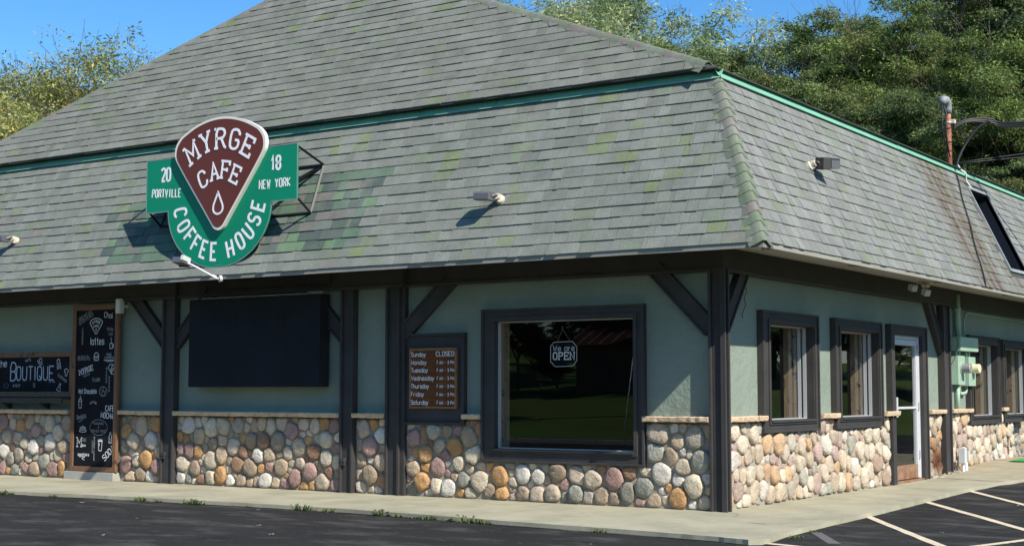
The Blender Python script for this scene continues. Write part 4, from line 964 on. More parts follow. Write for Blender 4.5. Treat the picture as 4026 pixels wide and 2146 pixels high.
for x in (-14.0, -13.03, -12.06):
    mb = MB(front); v = [(x - .022, .0, 1.10), (x - .022, .0, 1.25), (x - .022, .262, 1.25), (x - .022, .255, 1.21)]; v += [(a + .044, b, c_) for a, b, c_ in v]
    mb.poly(v, [(0, 1, 2, 3), (7, 6, 5, 4), (0, 4, 5, 1), (1, 5, 6, 2), (2, 6, 7, 3), (3, 7, 4, 0)]); mb.build('shelf_bracket', 'trim', t)
mb = MB(front); mb.box(-11.45, -10.285, -.005, .17, -.02, .128); tag(mb.build('concrete_plinth', 'plinth_concrete', bevel=.006), 'pale grey concrete block under the tall menu board', 'block')

# ---- opening hours
t = thing('hours_sign', 'brown wooden opening hours sign listing the days in white letters', 'sign', (-4.14, -.05, 1.16))
x0, x1, z0, z1 = -4.53, -3.745, 1.165, 1.965
mb = MB(front); mb.box(x0 + .03, x1 - .03, .052, .085, z0 + .03, z1 - .03); mb.build('board', 'sign_wood', t)
mb = MB(front); mb.box(x0, x0 + .0295, .052, .092, z0, z1); mb.box(x1 - .0295, x1, .052, .092, z0, z1); mb.box(x0 + .03, x1 - .03, .052, .092, z0, z0 + .0295); mb.box(x0 + .03, x1 - .03, .052, .092, z1 - .0295, z1); mb.build('frame', 'sign_wood_edge', t, bevel=.003)
mb = MB(front)
def Hs(c_): return x0 + (c_ - 120) / 855 * (x1 - x0)
def Hz(c_): return z1 - (c_ - 90) / 1090 * (z1 - z0)
for s, y, w_ in (('Sunday', 240, 275), ('Monday', 385, 290), ('Tuesday', 525, 315), ('Wednesday', 670, 430), ('Thursday', 815, 335), ('Friday', 960, 245), ('Saturday', 1108, 325)):
    text(mb, s, Hs(150), Hz(y), .057, w_ / 855 * .785 / len(s), .0078, .0862, jit=.01)
    if s == 'Sunday': text(mb, 'CLOSED', Hs(602), Hz(y - 5), .058, 335 / 855 * .785 / 6, .0085, .0862)
    else: text(mb, '7 AM - 3 PM', Hs(612), Hz(y - 6), .040, 325 / 855 * .785 / 11, .0062, .0862)
mb.build('sign_lettering', 'sign_white', t)

# ---- the hanging open sign behind the glass
t = thing('open_sign', 'small black We are OPEN sign hanging on a string inside the window', 'sign', (-2.19, .09, 1.70))
q = [(-2.385, 1.76), (-2.385, 1.97), (-2.36, 1.985), (-2.345, 2.01), (-2.31, 2.015), (-2.07, 2.02), (-2.04, 2.005), (-2.02, 1.975), (-1.995, 1.955), (-1.995, 1.775), (-2.02, 1.755), (-2.04, 1.72), (-2.07, 1.71), (-2.31, 1.705), (-2.34, 1.72), (-2.36, 1.75)]
mb = MB(front); mb.prism(q, -.095, -.085); mb.build('board', 'chalkboard', t)
mb = MB(front); mb.ribbon(q, .006, -.0845, .001, True)
text(mb, 'We are', -2.19, 1.905, .066, .056, .0075, -.0843, center=True); text(mb, 'OPEN', -2.19, 1.795, .088, .085, .0155, -.0843, .056, center=True, slab=True, smooth=1); mb.build('sign_lettering', 'sign_white', t)
mb = MB(); mb.tube([(-2.29, .09, 2.015), (-2.20, .075, 2.18)], .003, 5); mb.tube([(-2.09, .09, 2.018), (-2.20, .075, 2.18)], .003, 5); mb.tube([(-2.20, .075, 2.18), (-2.20, .07, 2.215)], .005, 5); mb.build('string', 'jamb_wood', t)

# ---- big LED screen
t = thing('led_screen', 'large blank black outdoor video screen mounted on the front wall', 'screen', (-7.28, -.05, 1.455))
mb = MB(front); mb.box(-8.575, -5.985, .05, .235, 1.455, 2.752); mb.build('housing', 'screen_case', t, bevel=.004)
nx_m, nz_m = 8, 4; W_, H_ = 2.59 / nx_m, 1.297 / nz_m
for i in range(nx_m):
    for j in range(nz_m):
        mb = MB(front); a, b = -8.575 + i * W_, 1.455 + j * H_; e = random.uniform(0, .0004); mb.box(a + .0005, a + W_ - .0005, .2355, .25 + e, b + .0005, b + H_ - .0005); mb.build('screen_module', 'screen', t)
mb = MB(front); mb.box(-8.4, -6.3, .0, .18, 2.756, 2.775); mb.box(-6.35, -6.05, .0, .12, 2.756, 2.80); mb.build('mounting_rail', 'zinc', t)
mb = MB(front)
for x in (-8.3, -6.2): mb.box(x, x + .06, 0, .05, 1.5, 2.7)
mb.build('mount', 'black_steel', t)
# ---- small fittings on the front
mb = MB(front); mb.box(-10.275, -10.165, .115, .20, 2.605, 2.835)
t = thing('wall_speaker', 'small white box speaker at the top right corner of the menu board', 'speaker', (-10.22, -.1, 2.6)); mb.build('housing', 'white_metal', t, bevel=.008)
mb = MB(front); mb.box(-10.26, -10.18, .2005, .204, 2.62, 2.82); mb.build('grille', 'lamp_lens', t); mb = MB(front); mb.box(-10.24, -10.2, .0, .115, 2.7, 2.74); mb.build('bracket', 'white_metal', t)
for x, lb in ((-9.23, 'weatherproof power outlet low on the first post beside the menu board'), (-5.66, 'weatherproof power outlet low on the post right of the big screen')):
    t = thing('power_outlet', lb, 'outlet', (x, -.085, .38), 'outlets on the front posts')
    mb = MB(front); mb.box(x - .04, x + .04, .086, .135, .42, .475); mb.build('box', 'trim', t, bevel=.004)
    for dx in (-.02, .02): mb = MB(front); mb.box(x + dx - .014, x + dx + .014, .10, .128, .375, .4195); mb.build('cover', 'trim', t, bevel=.003)

# ================================================================== EQUIPMENT ON THE SIDE
t = thing('electricity_meters', 'sage green painted meter boxes and trough with two round meters on the side wall', 'electric meter', (.1, 9.2, 1.45))
mb = MB(side); mb.box(8.76, 9.76, .003, .20, 2.065, 2.30); mb.build('trough', 'utility_green', t, bevel=.005)
mb = MB(side); mb.box(8.80, 9.17, .003, .14, 1.50, 1.985); mb.build('meter_box', 'utility_green', t, bevel=.006)
mb = MB(side); mb.box(9.36, 9.74, .003, .15, 1.48, 1.975); mb.build('meter_box', 'utility_green', t, bevel=.006)
for y in (8.9, 9.07, 9.46, 9.62): mb = MB(); mb.tube([(.07, y, 1.97), (.07, y, 2.07)], .028, 10); mb.build('nipple', 'utility_green', t)
for y, x1_, m_, r_ in ((8.98, .30, 'meter_grey', .082), (9.56, .28, 'meter_cream', .08)):
    mb = MB(); mb.tube([(.14, y, 1.775), (.155, y, 1.775)], .10, 24); mb.build('meter_ring', 'utility_green', t)
    mb = MB(); mb.tube([(.155, y, 1.775), (x1_ - .012, y, 1.775), (x1_, y, 1.775)], [r_, r_, r_ * .86], 24); mb.build('meter', m_, t)
mb = MB(); mb.tube([(.075, 9.03, 2.29), (.075, 9.03, 3.02)], .05, 14); mb.tube([(.075, 9.03, 2.75), (.075, 9.03, 2.80)], .06, 14); mb.tube([(.06, 9.0, 1.02), (.06, 9.0, 1.51)], .035, 12); mb.tube([(.05, 9.5, 1.49), (.055, 9.5, 1.42), (.06, 9.42, 1.36), (.06, 9.15, 1.35)], .026, 10); mb.build('conduit', 'utility_green', t, smooth=True)
mb = MB(side)
for y, z, r_ in ((8.93, 1.60, .035), (9.09, 1.57, .03), (9.5, 1.58, .035)): 
    line(mb, circ(y, z, r_, r_, 14), .004, .1415 if y < 9.3 else .1515); line(mb, circ(y, z, r_ * .6, r_ * .6, 12), .004, .1415 if y < 9.3 else .1515)
mb.build('knockout', 'utility_green', t)
mb = MB(); mb.tube([(.03, 9.55, 2.31), (.03, 9.55, 2.62), (.035, 9.6, 2.70), (.035, 9.75, 2.74), (.035, 14, 2.72)], .013, 6); tag(mb.build('wall_conduit', 'utility_green', smooth=True), 'thin conduit bending along the wall above the meters', 'conduit')
mb = MB(); mb.tube([(.16, 8.62, 2.7), (.13, 8.66, 2.5), (.17, 8.72, 2.2), (.13, 8.66, 1.95), (.07, 8.58, 1.8)], .006, 5); tag(mb.build('loose_wire', 'cable', smooth=True), 'thin loose wire hanging beside the meter trough', 'wire')
mb = MB(); mb.tube([(.04, .66, 2.72), (.05, .72, 2.62), (.03, .68, 2.52), (.045, .70, 2.44), (.04, .60, 2.33), (.05, .585, 2.28)], .005, 5); tag(mb.build('loose_wire', 'cable', smooth=True), 'short black wire dangling on the wall right of the corner post', 'wire')
t = thing('pedestal_outlet', 'white plastic outlet box standing at the foot of the side wall', 'outlet', (.2, 8.85, .1))
mb = MB(); mb.box(.14, .25, 8.68, 8.80, .20, .46); mb.build('box', 'white_metal', t, bevel=.008); mb = MB(); mb.box(.16, .26, 8.86, 8.94, .24, .40); mb.build('box', 'white_metal', t, bevel=.006)
for y in (8.74, 8.9): mb = MB(); mb.tube([(.2, y, .05), (.2, y, .24)], .028, 10); mb.build('pipe', 'white_paint', t)
mb = MB(side)
mb.face([(10.6, .42, gz(0, 11) + .012), (11.6, .42, gz(0, 11.5) + .012), (11.6, 1.3, gz(0, 11.5) + .012), (10.6, 1.3, gz(0, 10.6) + .012)]); tag(mb.build('door_mat', 'mat_green'), 'bright green artificial turf mat on the walk at the right edge', 'mat')
# twin security light under the soffit
t = thing('security_light', 'twin white security light with round base under the side soffit', 'security light', (.55, 5.95, 2.8))
zs_ = soff(.55, 0)
mb = MB(); mb.tube([(.55, 5.95, zs_), (.55, 5.95, zs_ - .02)], .12, 20); mb.build('base_plate', 'white_metal', t); mb = MB(); mb.tube([(.55, 5.95, zs_ - .02), (.55, 5.95, zs_ - .05), (.55, 5.95, zs_ - .085)], [.05, .07, .05], 16); mb.build('sensor', 'bulb', t, smooth=True)
for y, x, z in ((5.45, .52, zs_ - .12), (5.80, .60, zs_ - .17)):
    a = Vector((.75, -.45, -.35)).normalized(); b_ = a.cross(Vector((0, 0, 1))).normalized()
    mb = MB(); mb.obox((x, y, z), a, b_, a.cross(b_), .05, .05, .045); mb.build('lamp_head', 'white_metal', t, bevel=.005); mb = MB(); mb.tube([(.55, 5.95, zs_ - .04), ((x + .55) / 2, (y + 5.95) / 2, zs_ - .03), (x, y, z)], .008, 6); mb.build('arm', 'white_metal', t)

# ---- service mast and its cables
t = thing('service_mast', 'rusty electrical service mast with grey weatherhead rising behind the roof edge', 'mast', (-.05, 9.2, 5.1))
mb = MB(); mb.tube([(-.05, 9.2, 5.0), (-.05, 9.2, 5.6), (-.055, 9.2, 6.20)], .048, 14); mb.build('pipe', 'mast_rust', t, smooth=True)
mb = MB(); mb.tube([(-.055, 9.2, 6.17), (-.055, 9.2, 6.25), (-.055, 9.17, 6.33), (-.06, 9.10, 6.375), (-.065, 9.0, 6.365), (-.07, 8.93, 6.31)], [.07, .068, .075, .08, .078, .06], 16); mb.build('weatherhead', 'zinc', t, smooth=True)
mb = MB(); mb.tube([(-.052, 9.2, 5.99), (-.052, 9.2, 6.02)], .06, 12); mb.box(-.02, .06, 9.17, 9.27, 5.98, 6.05); mb.build('clamp', 'lamp_socket', t, bevel=.003)
def cable(name, label, pts, r_, group=None, m='cable'):
    P = []
    for i in range(len(pts) - 1):
        p0, p1, p2, p3 = [Vector(pts[min(max(k, 0), len(pts) - 1)]) for k in (i - 1, i, i + 1, i + 2)]
        for k in range(6):
            u = k / 6; P.append(.5 * ((2 * p1) + (p2 - p0) * u + (2 * p0 - 5 * p1 + 4 * p2 - p3) * u * u + (3 * p1 - p0 - 3 * p2 + p3) * u ** 3))
    P.append(Vector(pts[-1])); mb = MB(); mb.tube(P, r_, 6); return tag(mb.build(name, m, smooth=True), label, 'cable', group)
POLE = Vector((23.0, 14.5, 8.4))
c0 = Vector((-.0, 9.22, 6.02))
def span(a, b, sag, n=8): return [tuple(a + (b - a) * (k / n) - Vector((0, 0, sag * 4 * (k / n) * (1 - k / n)))) for k in range(n + 1)]
for k, (dz, lb) in enumerate(((0, 'upper'), (-.035, 'middle'), (-.065, 'lower'))):
    cable('overhead_cable', lb + ' strand of the thick black service cable running right from the mast', [(.02, 9.22, 5.95 + dz), (.22, 9.36, 6.05 + dz * .6), (.55, 9.6, 6.07 + dz)] + [(p[0], p[1], p[2] + dz) for p in span(Vector((1.0, 9.75, 5.98)), POLE, .55)[0:]], .019, 'overhead service cables')
cable('overhead_wire', 'upper thin black wire running right from the mast foot above the roof', span(Vector((.05, 9.4, 5.33)), Vector((25, 40, 13.5)), .5), .010, 'thin overhead wires')
cable('overhead_wire', 'lower thin black wire running right from the mast foot above the roof', span(Vector((.05, 9.4, 5.31)), Vector((25, 40, 12.3)), .5), .010, 'thin overhead wires')
cable('drip_loop', 'outer black cable loop hanging left of the mast', [(-.07, 8.95, 6.31), (-.02, 8.80, 6.1), (-.02, 8.76, 5.85), (-.02, 8.85, 5.66), (-.03, 9.08, 5.50)], .012, 'drip loops by the mast')
cable('drip_loop', 'inner black cable loop hanging left of the mast', [(-.07, 8.97, 6.30), (-.0, 8.95, 6.1), (-.0, 8.90, 5.85), (-.01, 8.98, 5.62), (-.02, 9.14, 5.40)], .011, 'drip loops by the mast')
cable('drip_loop', 'black cable bundle slanting from the service cable down the right of the mast', [(.55, 9.58, 6.04), (.35, 9.5, 5.9), (.18, 9.42, 5.65), (.08, 9.34, 5.42), (.04, 9.3, 5.25)], .026, 'drip loops by the mast')
cable('drip_loop', 'thin wire crossing from the clamp to the right of the mast', [(.02, 9.22, 5.92), (.15, 9.36, 5.82), (.3, 9.5, 5.72)], .007, 'drip loops by the mast')
for z, lb in ((5.86, 'upper'), (5.62, 'middle'), (5.46, 'lower')):
    mb = MB(); mb.tube([(-.052 + .055 * math.cos(R(a)), 9.2 + .055 * math.sin(R(a)), z + a / 360 * .05) for a in range(0, 390, 30)], .007, 5, False); tag(mb.build('cable_tie', 'cable'), lb + ' black tie wound round the rusty mast', 'cable tie', 'ties round the mast')
pts = []
for k in range(9):
    u = k / 8; y = 8.97 - 1.9 * u + .03 * math.sin(k * 2); v = LV * (1 - u); p = PS(y, .03, v); pts.append(p)
cable('roof_cable', 'black cable running down the side roof slope from the mast to the eave', pts, .012)
cable('white_drip', 'knot of peeling white sealant at the foot of the mast', [(.08, 9.25, 5.26), (.12, 9.3, 5.18), (.18, 9.36, 5.12), (.17, 9.42, 5.0), (.23, 9.5, 4.88)], .012, None, 'white_paint')

# ================================================================== SMALL THINGS ON THE GROUND
def weed(x, y, s, seed):
    rr = random.Random(seed); mb = MB(); z = LZ + gz(x, y)
    for k in range(int(16 * s + 8)):
        a = rr.uniform(0, 6.28); r0 = rr.uniform(0, .06 * s); L_ = rr.uniform(.03, .085) * s; h = rr.uniform(.02, .075) * s; px, py = x + math.cos(a) * r0 * 2.6, y + math.sin(a) * r0 * .7
        dx, dy = math.cos(a), math.sin(a); wx, wy = -dy * .010, dx * .010
        mb.poly([(px - wx, py - wy, z), (px + wx, py + wy, z), (px + dx * L_ * .5 + wx, py + dy * L_ * .5 + wy, z + h), (px + dx * L_, py + dy * L_, z + h * .6), (px + dx * L_ * .5 - wx, py + dy * L_ * .5 - wy, z + h)], [(0, 1, 2, 4), (2, 3, 4)])
    tag(mb.build('weed', 'weed'), 'small green weed growing in the crack between sidewalk and asphalt', 'weed', 'weeds along the kerb')
def edge_y(x):
    for a, b in zip(front_edge, front_edge[1:]):
        if a[0] <= x <= b[0]: return a[1] + (b[1] - a[1]) * (x - a[0]) / (b[0] - a[0])
    return -2.5
for i, (x, s) in enumerate(((-9.9, 1.0), (-9.75, .7), (-7.25, .8), (-6.95, .5), (-6.4, 1.0), (-6.25, .8), (-4.55, 1.1), (-4.4, .8), (-4.1, .7), (-3.25, 1.1), (-2.95, .6), (-2.7, .5), (-2.5, .7), (-2.2, .5), (-1.95, 1.2), (-1.75, .8), (-1.6, .5), (-.1, .6), (-8.9, .5), (-5.4, .4))):
    weed(x, edge_y(x) - .03, s, i)
weed(1.80, -2.02, .5, 77); weed(1.70, -1.3, .4, 78)
def dleaf(x, y, s, seed):
    rr = random.Random(seed); a = rr.uniform(0, 6.28); z = LZ + gz(x, y) + .004; mb = MB(); ca, sa = math.cos(a), math.sin(a)
    q = [(-1, 0, .1), (-.4, .45, .45), (.4, .35, .3), (1.1, 0, .8), (.4, -.4, .15), (-.4, -.42, .5)]
    mb.poly([(x + (u * ca - v * sa) * s, y + (u * sa + v * ca) * s, z + h * s * .45) for u, v, h in q] + [(x, y, z)], [(k, (k + 1) % 6, 6) for k in range(6)])
    tag(mb.build('fallen_leaf', 'dry_leaf'), 'dry curled leaf lying on the asphalt in front of the walk', 'leaf', 'dry leaves on the asphalt')
for i, (x, y, s) in enumerate(((-6.9, -3.9, .035), (-7.7, -2.9, .05), (-5.3, -4.1, .035), (-3.55, -3.95, .03), (-2.75, -4.6, .035), (-8.6, -5.2, .04), (-6.0, -5.9, .035), (-4.1, -5.6, .03), (-.6, -4.6, .03), (-1.9, -5.6, .028), (.4, -3.6, .022), (-7.9, -6.0, .03), (2.8, -.6, .025), (2.5, 3.4, .03), (-5.0, -2.45, .03), (-9.3, -3.4, .03))): dleaf(x, y, s, i)

# ================================================================== TREES
def make_tree(seed, H, Rc, kind, trunk_r=.22, levels=4, nleaf=62000, leaf=(.13, .045), bare=0, flat=.55, low=.28):
    rr = random.Random(seed); rg = np.random.default_rng(seed); mb = MB(); tips = []; bares = []
    def grow(p, d, L_, r_, lv):
        pts = [p]; rad = [r_]; q = p.copy(); dd = d.copy(); n = 4
        for k in range(n):
            dd = (dd + Vector((rr.uniform(-1, 1), rr.uniform(-1, 1), rr.uniform(-.5, .8))) * (.16 if lv else .06)).normalized(); q = q + dd * (L_ / n); pts.append(q.copy()); rad.append(r_ * (1 - .42 * (k + 1) / n))
            if lv and lv < levels and k in (1, 2) and rr.random() < .75:
                s = dd.orthogonal(); s.rotate(Matrix.Rotation(rr.uniform(0, 6.28), 4, dd)) if False else None
                a = Vector((rr.uniform(-1, 1), rr.uniform(-1, 1), rr.uniform(-.25, .6))).normalized()
                grow(q.copy(), (dd * .45 + a).normalized(), L_ * .6, rad[-1] * .5, lv + 1)
        mb.tube(pts, rad, 7 if lv < 2 else (5 if lv < 3 else 3), False)
        if lv >= levels - 1:
            for t_ in pts[1:]: tips.append(t_)
        if lv >= levels: return
        nb = rr.choice((3, 3, 4)) if lv else rr.choice((4, 5)); a0 = rr.uniform(0, 6.28)
        for k in range(nb):
            a = a0 + k * 6.283 / nb + rr.uniform(-.4, .4); sp = rr.uniform(.45, .95) if lv == 0 else rr.uniform(.5, 1.1)
            s = Vector((math.cos(a), math.sin(a), 0)) * sp; nd = (dd + s + Vector((0, 0, .15))).normalized()
            grow(q.copy(), nd, L_ * (rr.uniform(.62, .85) if lv else rr.uniform(.75, 1.0)), rad[-1] * .68, lv + 1)
    grow(Vector((0, 0, -.3)), Vector((rr.uniform(-.05, .05), rr.uniform(-.05, .05), 1)), H * low, trunk_r, 0)
    T_ = np.array([tuple(t) for t in tips]); zmax = T_[:, 2].max(); rad = np.percentile(np.hypot(T_[:, 0], T_[:, 1]), 92)
    sx, sz = Rc / rad, H / zmax
    mb.v = [(x * sx, y * sx, z * sz) for x, y, z in mb.v]; T_ = T_ * [sx, sx, sz]
    return mb, T_, rg, kind, nleaf, leaf, bare, flat
KCOL = {'locust': ([(.16, .22, .085), (.20, .26, .095), (.11, .17, .070), (.25, .29, .10), (.15, .18, .08)], [3, 3, 2.6, 1.3, .5]),
        'yellowgreen': ([(.17, .24, .070), (.21, .28, .080), (.13, .18, .06), (.20, .21, .07)], [3, 2.2, 2.6, .6]),
        'willow': ([(.33, .39, .19), (.43, .48, .27), (.19, .27, .11)], [3, 2, 2]),
        'autumn': ([(.46, .43, .14), (.37, .38, .13), (.24, .28, .09), (.42, .34, .12), (.38, .39, .25)], [3, 3, 3, .8, 1.6]),
        'thin': ([(.34, .33, .20), (.36, .31, .18), (.26, .28, .14)], [2, 2, 2])}
def leaves_mesh(name, T_, rg, kind, n, leaf, bare, flat, clumps=0):
    top = T_[:, 2].max()
    if clumps:
        K = T_[rg.choice(len(T_), clumps, replace=False)]; dist = np.min(np.linalg.norm((T_[:, None] - K[None]) * [1, 1, 1.6], axis=2), axis=1); T_ = T_[dist < .95]
    npad = min(len(T_), 520); T_ = T_[rg.choice(len(T_), npad, replace=False)] + rg.normal(0, .10, (npad, 3))
    R_ = rg.uniform(.32, .82, npad); w_ = R_ ** 2
    if bare: w_ = w_ * np.clip((top * (1 - bare) - T_[:, 2]) / (top * .18) + 1, .03, 1)
    w_ /= w_.sum(); idx = rg.choice(npad, n, p=w_); dirs = rg.normal(0, 1, (n, 3)); dirs /= np.linalg.norm(dirs, axis=1)[:, None]
    rr_ = rg.random(n) ** .45; off = dirs * (rr_ * R_[idx])[:, None] * [1, 1, flat]
    off[:, 2] = np.where(off[:, 2] < 0, off[:, 2] * .55, off[:, 2]) - .25 * (off[:, 0] ** 2 + off[:, 1] ** 2) * .6   # pads droop at the rim
    c = T_[idx] + off + rg.normal(0, .05, (n, 3))
    d = rg.normal(0, 1, (n, 3)) + dirs * [1, 1, 0] * .8; d[:, 2] = d[:, 2] * .5 - .45; d /= np.linalg.norm(d, axis=1)[:, None]
    s = np.cross(d, rg.normal(0, .5, (n, 3)) + [0, 0, 1]); s /= np.linalg.norm(s, axis=1)[:, None]
    L_ = rg.uniform(.6, 1.35, n)[:, None] * leaf[0]; W_ = rg.uniform(.7, 1.3, n)[:, None] * leaf[1]
    V = np.stack([c, c + d * L_ * .45 + s * W_, c + d * L_, c + d * L_ * .45 - s * W_], 1).reshape(-1, 3)
    me = bpy.data.meshes.new(name); me.vertices.add(4 * n); me.vertices.foreach_set('co', V.astype(np.float32).ravel())
    me.loops.add(4 * n); me.loops.foreach_set('vertex_index', np.arange(4 * n, dtype=np.int32)); me.polygons.add(n); me.polygons.foreach_set('loop_start', np.arange(0, 4 * n, 4, dtype=np.int32)); me.polygons.foreach_set('loop_total', np.full(n, 4, np.int32))
    pal, pw = KCOL[kind]; pal = np.array(pal); pw = np.array(pw) / sum(pw); cc = pal[rg.choice(len(pal), len(T_), p=pw)][idx]; alt = rg.random(n) < .3; cc[alt] = pal[rg.choice(len(pal), alt.sum(), p=pw)]
    cc = cc * rg.uniform(.75, 1.25, (n, 1)); a = me.attributes.new('col', 'FLOAT_COLOR', 'FACE'); a.data.foreach_set('color', np.c_[cc, np.ones(n)].astype(np.float32).ravel())
    me.materials.append(MATS['leaf']); me.update(); me.validate(); return me
def tree_proto(seed, H, Rc, kind, bark='bark', clumps=85, **k):
    mb, *rest = make_tree(seed, H, Rc, kind, **k); V = mb.v
    me = bpy.data.meshes.new('trunk'); me.from_pydata(V, [], mb.f); me.materials.append(MATS[bark]); me.polygons.foreach_set('use_smooth', [True] * len(mb.f)); me.update()
    return me, leaves_mesh('crown', rest[0], rest[1], rest[2], rest[3], rest[4], rest[5], rest[6], clumps)
PROTO = {'locustA': tree_proto(3, 15.5, 5.0, 'locust', trunk_r=.30, nleaf=165000, leaf=(.15, .027), flat=.40, clumps=150), 'locustB': tree_proto(11, 15.5, 4.6, 'yellowgreen', trunk_r=.28, nleaf=165000, leaf=(.15, .027), flat=.5, clumps=210),
         'locustC': tree_proto(23, 17, 5.4, 'locust', trunk_r=.42, nleaf=125000, low=.34, leaf=(.15, .025), flat=.36, clumps=100), 'willow': tree_proto(31, 15, 4.6, 'willow', trunk_r=.24, nleaf=150000, leaf=(.19, .024), flat=.9, bark='bark_pale', clumps=0),
         'autumn': tree_proto(41, 10.5, 4.0, 'autumn', trunk_r=.20, nleaf=120000, leaf=(.13, .022), bare=.12, flat=.7, clumps=100), 'thin': tree_proto(53, 12.5, 3.4, 'thin', trunk_r=.60, nleaf=22000, leaf=(.10, .022), flat=.7, levels=4, clumps=0)}
def tree(kind, x, y, s, rz, label, name='locust_tree', group='trees behind the cafe', z=None, sz=1):
    z = gh(x, y) if z is None else z; t = thing(name, label, 'tree', (x, y, z), group); t.rotation_euler = (0, 0, rz); t.scale = (s, s, s * sz)
    for nm, me in zip(('trunk', 'crown'), PROTO[kind]):
        o = bpy.data.objects.new(nm, me); COL.objects.link(o); o.parent = t
    return t
FR = [
 ('willow', -19.9, 26.2, 16.6, .3, 'pale silvery green tree behind the roof peak, partly cut by the top of the photo'),
 ('willow', -15.8, 24.6, 14.9, 2.1, 'light green tree behind the roof hip, left of the gap of blue sky'),
 ('locustB', -12.2, 22.7, 11.4, 1.2, 'low yellow-green tree just left of the gap of blue sky'),
 ('locustB', -11.2, 26.4, 13.9, 4.0, 'round yellow-green tree just right of the gap of blue sky'),
 ('locustB', -8.0, 25.6, 13.2, 5.3, 'olive green tree in the middle of the right-hand trees'),
 ('locustC', -6.2, 28.3, 16.5, .7, 'tall open tree with dark limbs above the roof floodlight'),
 ('locustC', -3.3, 27.0, 16.2, 3.4, 'tall open tree with dark limbs at the top right corner'),
 ('locustB', -9.6, 21.2, 10.0, 2.6, 'bushy green tree close behind the corner of the roof'),
 ('locustA', -6.4, 21.8, 9.9, 1.9, 'mid green feathery tree close behind the side roof'),
 ('locustA', -4.2, 22.0, 9.6, 3.9, 'mid green feathery tree directly left of the service mast'),
 ('locustA', -1.6, 18.4, 7.0, 5.1, 'low light green tree right of the service mast, lowest at the right edge'),
 ('locustC', -24.9, 37.3, 18.0, 2.9, 'far tall tree behind the pale trees at the roof peak'),
 ('locustA', -15.2, 38.7, 14.6, .5, 'far dark green tree seen between the nearer right-hand trees'),
 ('locustC', -13.0, 43.0, 18.3, 4.4, 'far tall tree behind the middle of the right-hand trees'),
 ('locustC', -8.8, 42.2, 21.0, 1.4, 'far tall tree behind the top right of the photo'),
 ('locustA', -2.0, 33.0, 18.0, 2.2, 'far dark green tree beyond the right edge trees')]
FR += [('locustA', -9.3, 24.2, 12.2, 3.3, 'mid green tree wedged between the two round yellow-green trees'),
 ('locustB', -5.0, 24.6, 12.4, 1.0, 'fuller mid green tree in front of the tall open trees'),
 ('locustA', -13.6, 25.6, 11.8, 4.9, 'mid green tree under the gap of blue sky'),
 ('locustA', -17.6, 24.0, 12.6, 2.4, 'darker green tree filling in between the two pale trees'),
 ('locustB', -2.6, 22.5, 10.8, .4, 'full mid green tree directly behind the weatherhead of the mast')]
for kd, x, y, h, rz, lb in FR: tree(kd, x, y, h / {'willow': 15, 'locustC': 17}.get(kd, 15.5), rz, lb)
for kd, x, y, h, rz, lb in (('autumn', -24.4, 8.5, 9.6, .2, 'yellow and olive bushy tree at the left edge, lowest of the autumn trees'),
 ('autumn', -25.2, 10.9, 11.0, 1.7, 'golden yellow bushy tree in the middle of the autumn trees left of the roof'),
 ('autumn', -26.0, 13.6, 12.3, 3.1, 'golden green tree nearest the left roof hip'),
 ('autumn', -29.5, 10.2, 11.0, 4.2, 'olive yellow tree behind the left edge of the roof'),
 ('autumn', -19.6, 4.8, 6.8, 5.2, 'low yellow-green bush beside the left end of the roof')):
    tree(kd, x, y, h / 10.5, rz, lb, 'autumn_tree', 'autumn trees left of the cafe')
for x, y, h, rz, lb in ((-30.8, 13.0, 12.6, 0, 'nearly bare tree with thin twigs at the far left'), (-31.5, 15.6, 12.9, 1.9, 'nearly bare spindly tree above the golden trees'), (-32.4, 18.4, 14.2, 3.3, 'half bare tree with a tuft of leaves on top near the roof hip'), (-28.6, 12.4, 11.6, 4.6, 'bare branched tree with forked dark limbs among the golden trees')):
    tree('thin', x, y, h / 12.5, rz, lb, 'bare_tree', 'bare trees left of the cafe')
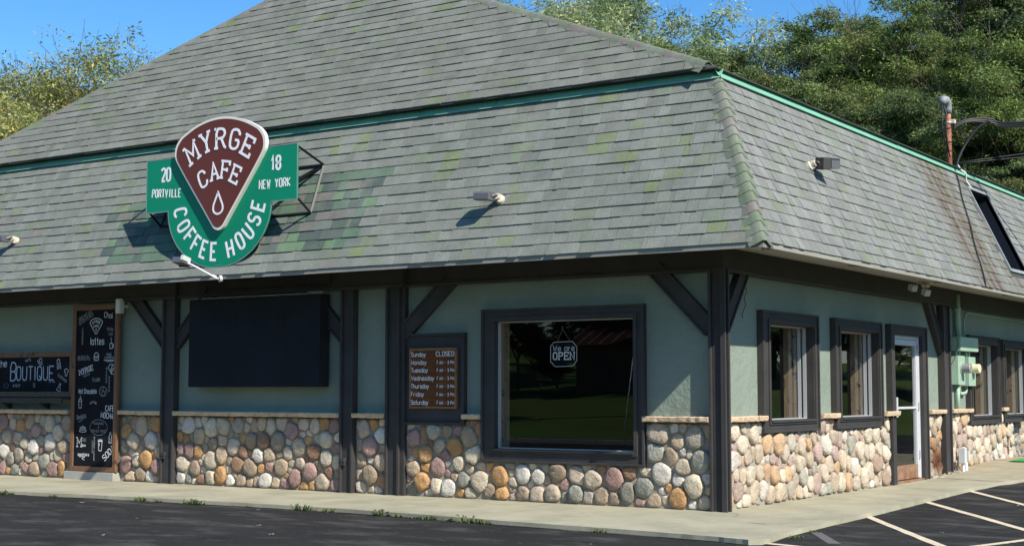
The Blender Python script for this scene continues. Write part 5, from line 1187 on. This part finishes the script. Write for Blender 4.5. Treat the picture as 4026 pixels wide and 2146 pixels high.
# what the windows mirror: trees, a farmhouse and a marker pole across the road, and the lawn to the east
for i, (x, y, h, lb) in enumerate(((-31, -52, 15, 'left of the farmhouse'), (-23.5, -50, 14, 'right of the farmhouse'), (-38, -50, 15, 'second left of the farmhouse'), (-44, -44, 14, 'third left of the farmhouse'), (-15, -52, 16, 'on the lawn due south'), (-27, -60, 17, 'straight behind the farmhouse'), (-34, -66, 19, 'far behind the farmhouse'), (-40, -60, 17, 'far back on the left of the lawn'), (-20, -35, 11, 'nearest the road, shading the verge'), (-50, -56, 17, 'far left on the lawn'), (-33, -45, 6, 'small and low on the open lawn'), (-8, -60, 17, 'far right on the lawn'))):
    tree(('locustA', 'locustC')[i in (4, 6, 9)], x, y, h / 16, i * 1.3, 'broad green tree across the road, ' + lb, group='trees across the road')
for i, (x, y, h, lb) in enumerate(((20, 46, 9, 'low and rounded'), (25, 44, 8, 'short and dense'), (15.5, 48, 8, 'short with a wide crown'), (30, 48, 9, 'squat and spreading'), (22, 52, 15, 'tall behind the short ones'), (12, 52, 14, 'tall at the north end'), (34, 52, 14, 'tall at the south end'), (16, 58, 18, 'tallest of the row'), (27, 56, 17, 'second tallest of the row'), (38, 44, 9, 'low at the south end'), (10.5, 46, 8, 'low at the north end'), (7, 50, 9, 'low and nearest the cafe rear'), (18, 49, 7, 'smallest and bushy'))):
    tree(('locustA', 'locustB')[i % 2], x, y, h / 15.5, i * 1.1, lb + ' tree beyond the lawn east of the cafe', group='trees east of the cafe')
for i in range(30):     # low shrubs closing the view under the crowns that the windows mirror
    if i < 14: x, y, g = -44 + i * 2.15 + random.uniform(-.6, .6), -50 + random.uniform(-3, 4), 'shrubs across the road'
    else: x, y, g = 6 + (i - 14) * 2.0 + random.uniform(-.5, .5), 46 + random.uniform(-2.5, 3), 'shrubs east of the cafe'
    h = random.uniform(3.6, 5.6); o = tree(('locustA', 'locustB')[i % 2], x, y, h / 12, i * 1.7, 'dense green shrub in the row ' + ('across the road' if i < 14 else 'beyond the east lawn'), 'shrub', g, z=gh(x, y) - 1.3)
t = thing('farmhouse', 'dark timber farmhouse with a red metal roof across the road', 'house', (-27, -47, .9))
mb = MB(); mb.box(-29, -25.4, -49, -44, .5, 3.7); mb.build('wall', 'brick_brown', t)
mb = MB(); mb.poly([(-29.4, -43.6, 3.55), (-25.0, -43.6, 3.55), (-25.0, -46.5, 4.9), (-29.4, -46.5, 4.9), (-29.4, -49.4, 3.55), (-25.0, -49.4, 3.55)], [(0, 1, 2, 3), (3, 2, 5, 4), (0, 3, 4), (1, 5, 2)])
for k in range(8): x = -29.3 + k * .6; mb.tube([(x, -43.6, 3.58), (x, -46.5, 4.93)], .03, 4)
mb.build('roof', 'red_metal_roof', t)
for x in (-28, -26.6): mb = MB(); mb.box(x, x + .8, -43.99, -43.95, 1.7, 2.9); mb.build('window', 'slot_dark', t)
mb = MB(); mb.tube([(-17.2, -27.8, -.2), (-16.8, -27.8, 2.5)], .02, 8); tag(mb.build('marker_pole', 'white_paint', smooth=True), 'thin white leaning marker pole beside the road', 'pole')
t = thing('utility_pole', 'wooden utility pole carrying the service cable at the east side of the lot', 'pole', (23, 14.5, 0))
mb = MB(); mb.tube([(23, 14.5, -.2), (23, 14.5, 9.2)], [.16, .12], 12); mb.build('pole', 'bark', t); mb = MB(); mb.box(21.9, 24.1, 14.44, 14.56, 8.5, 8.62); mb.build('crossarm', 'bark', t)
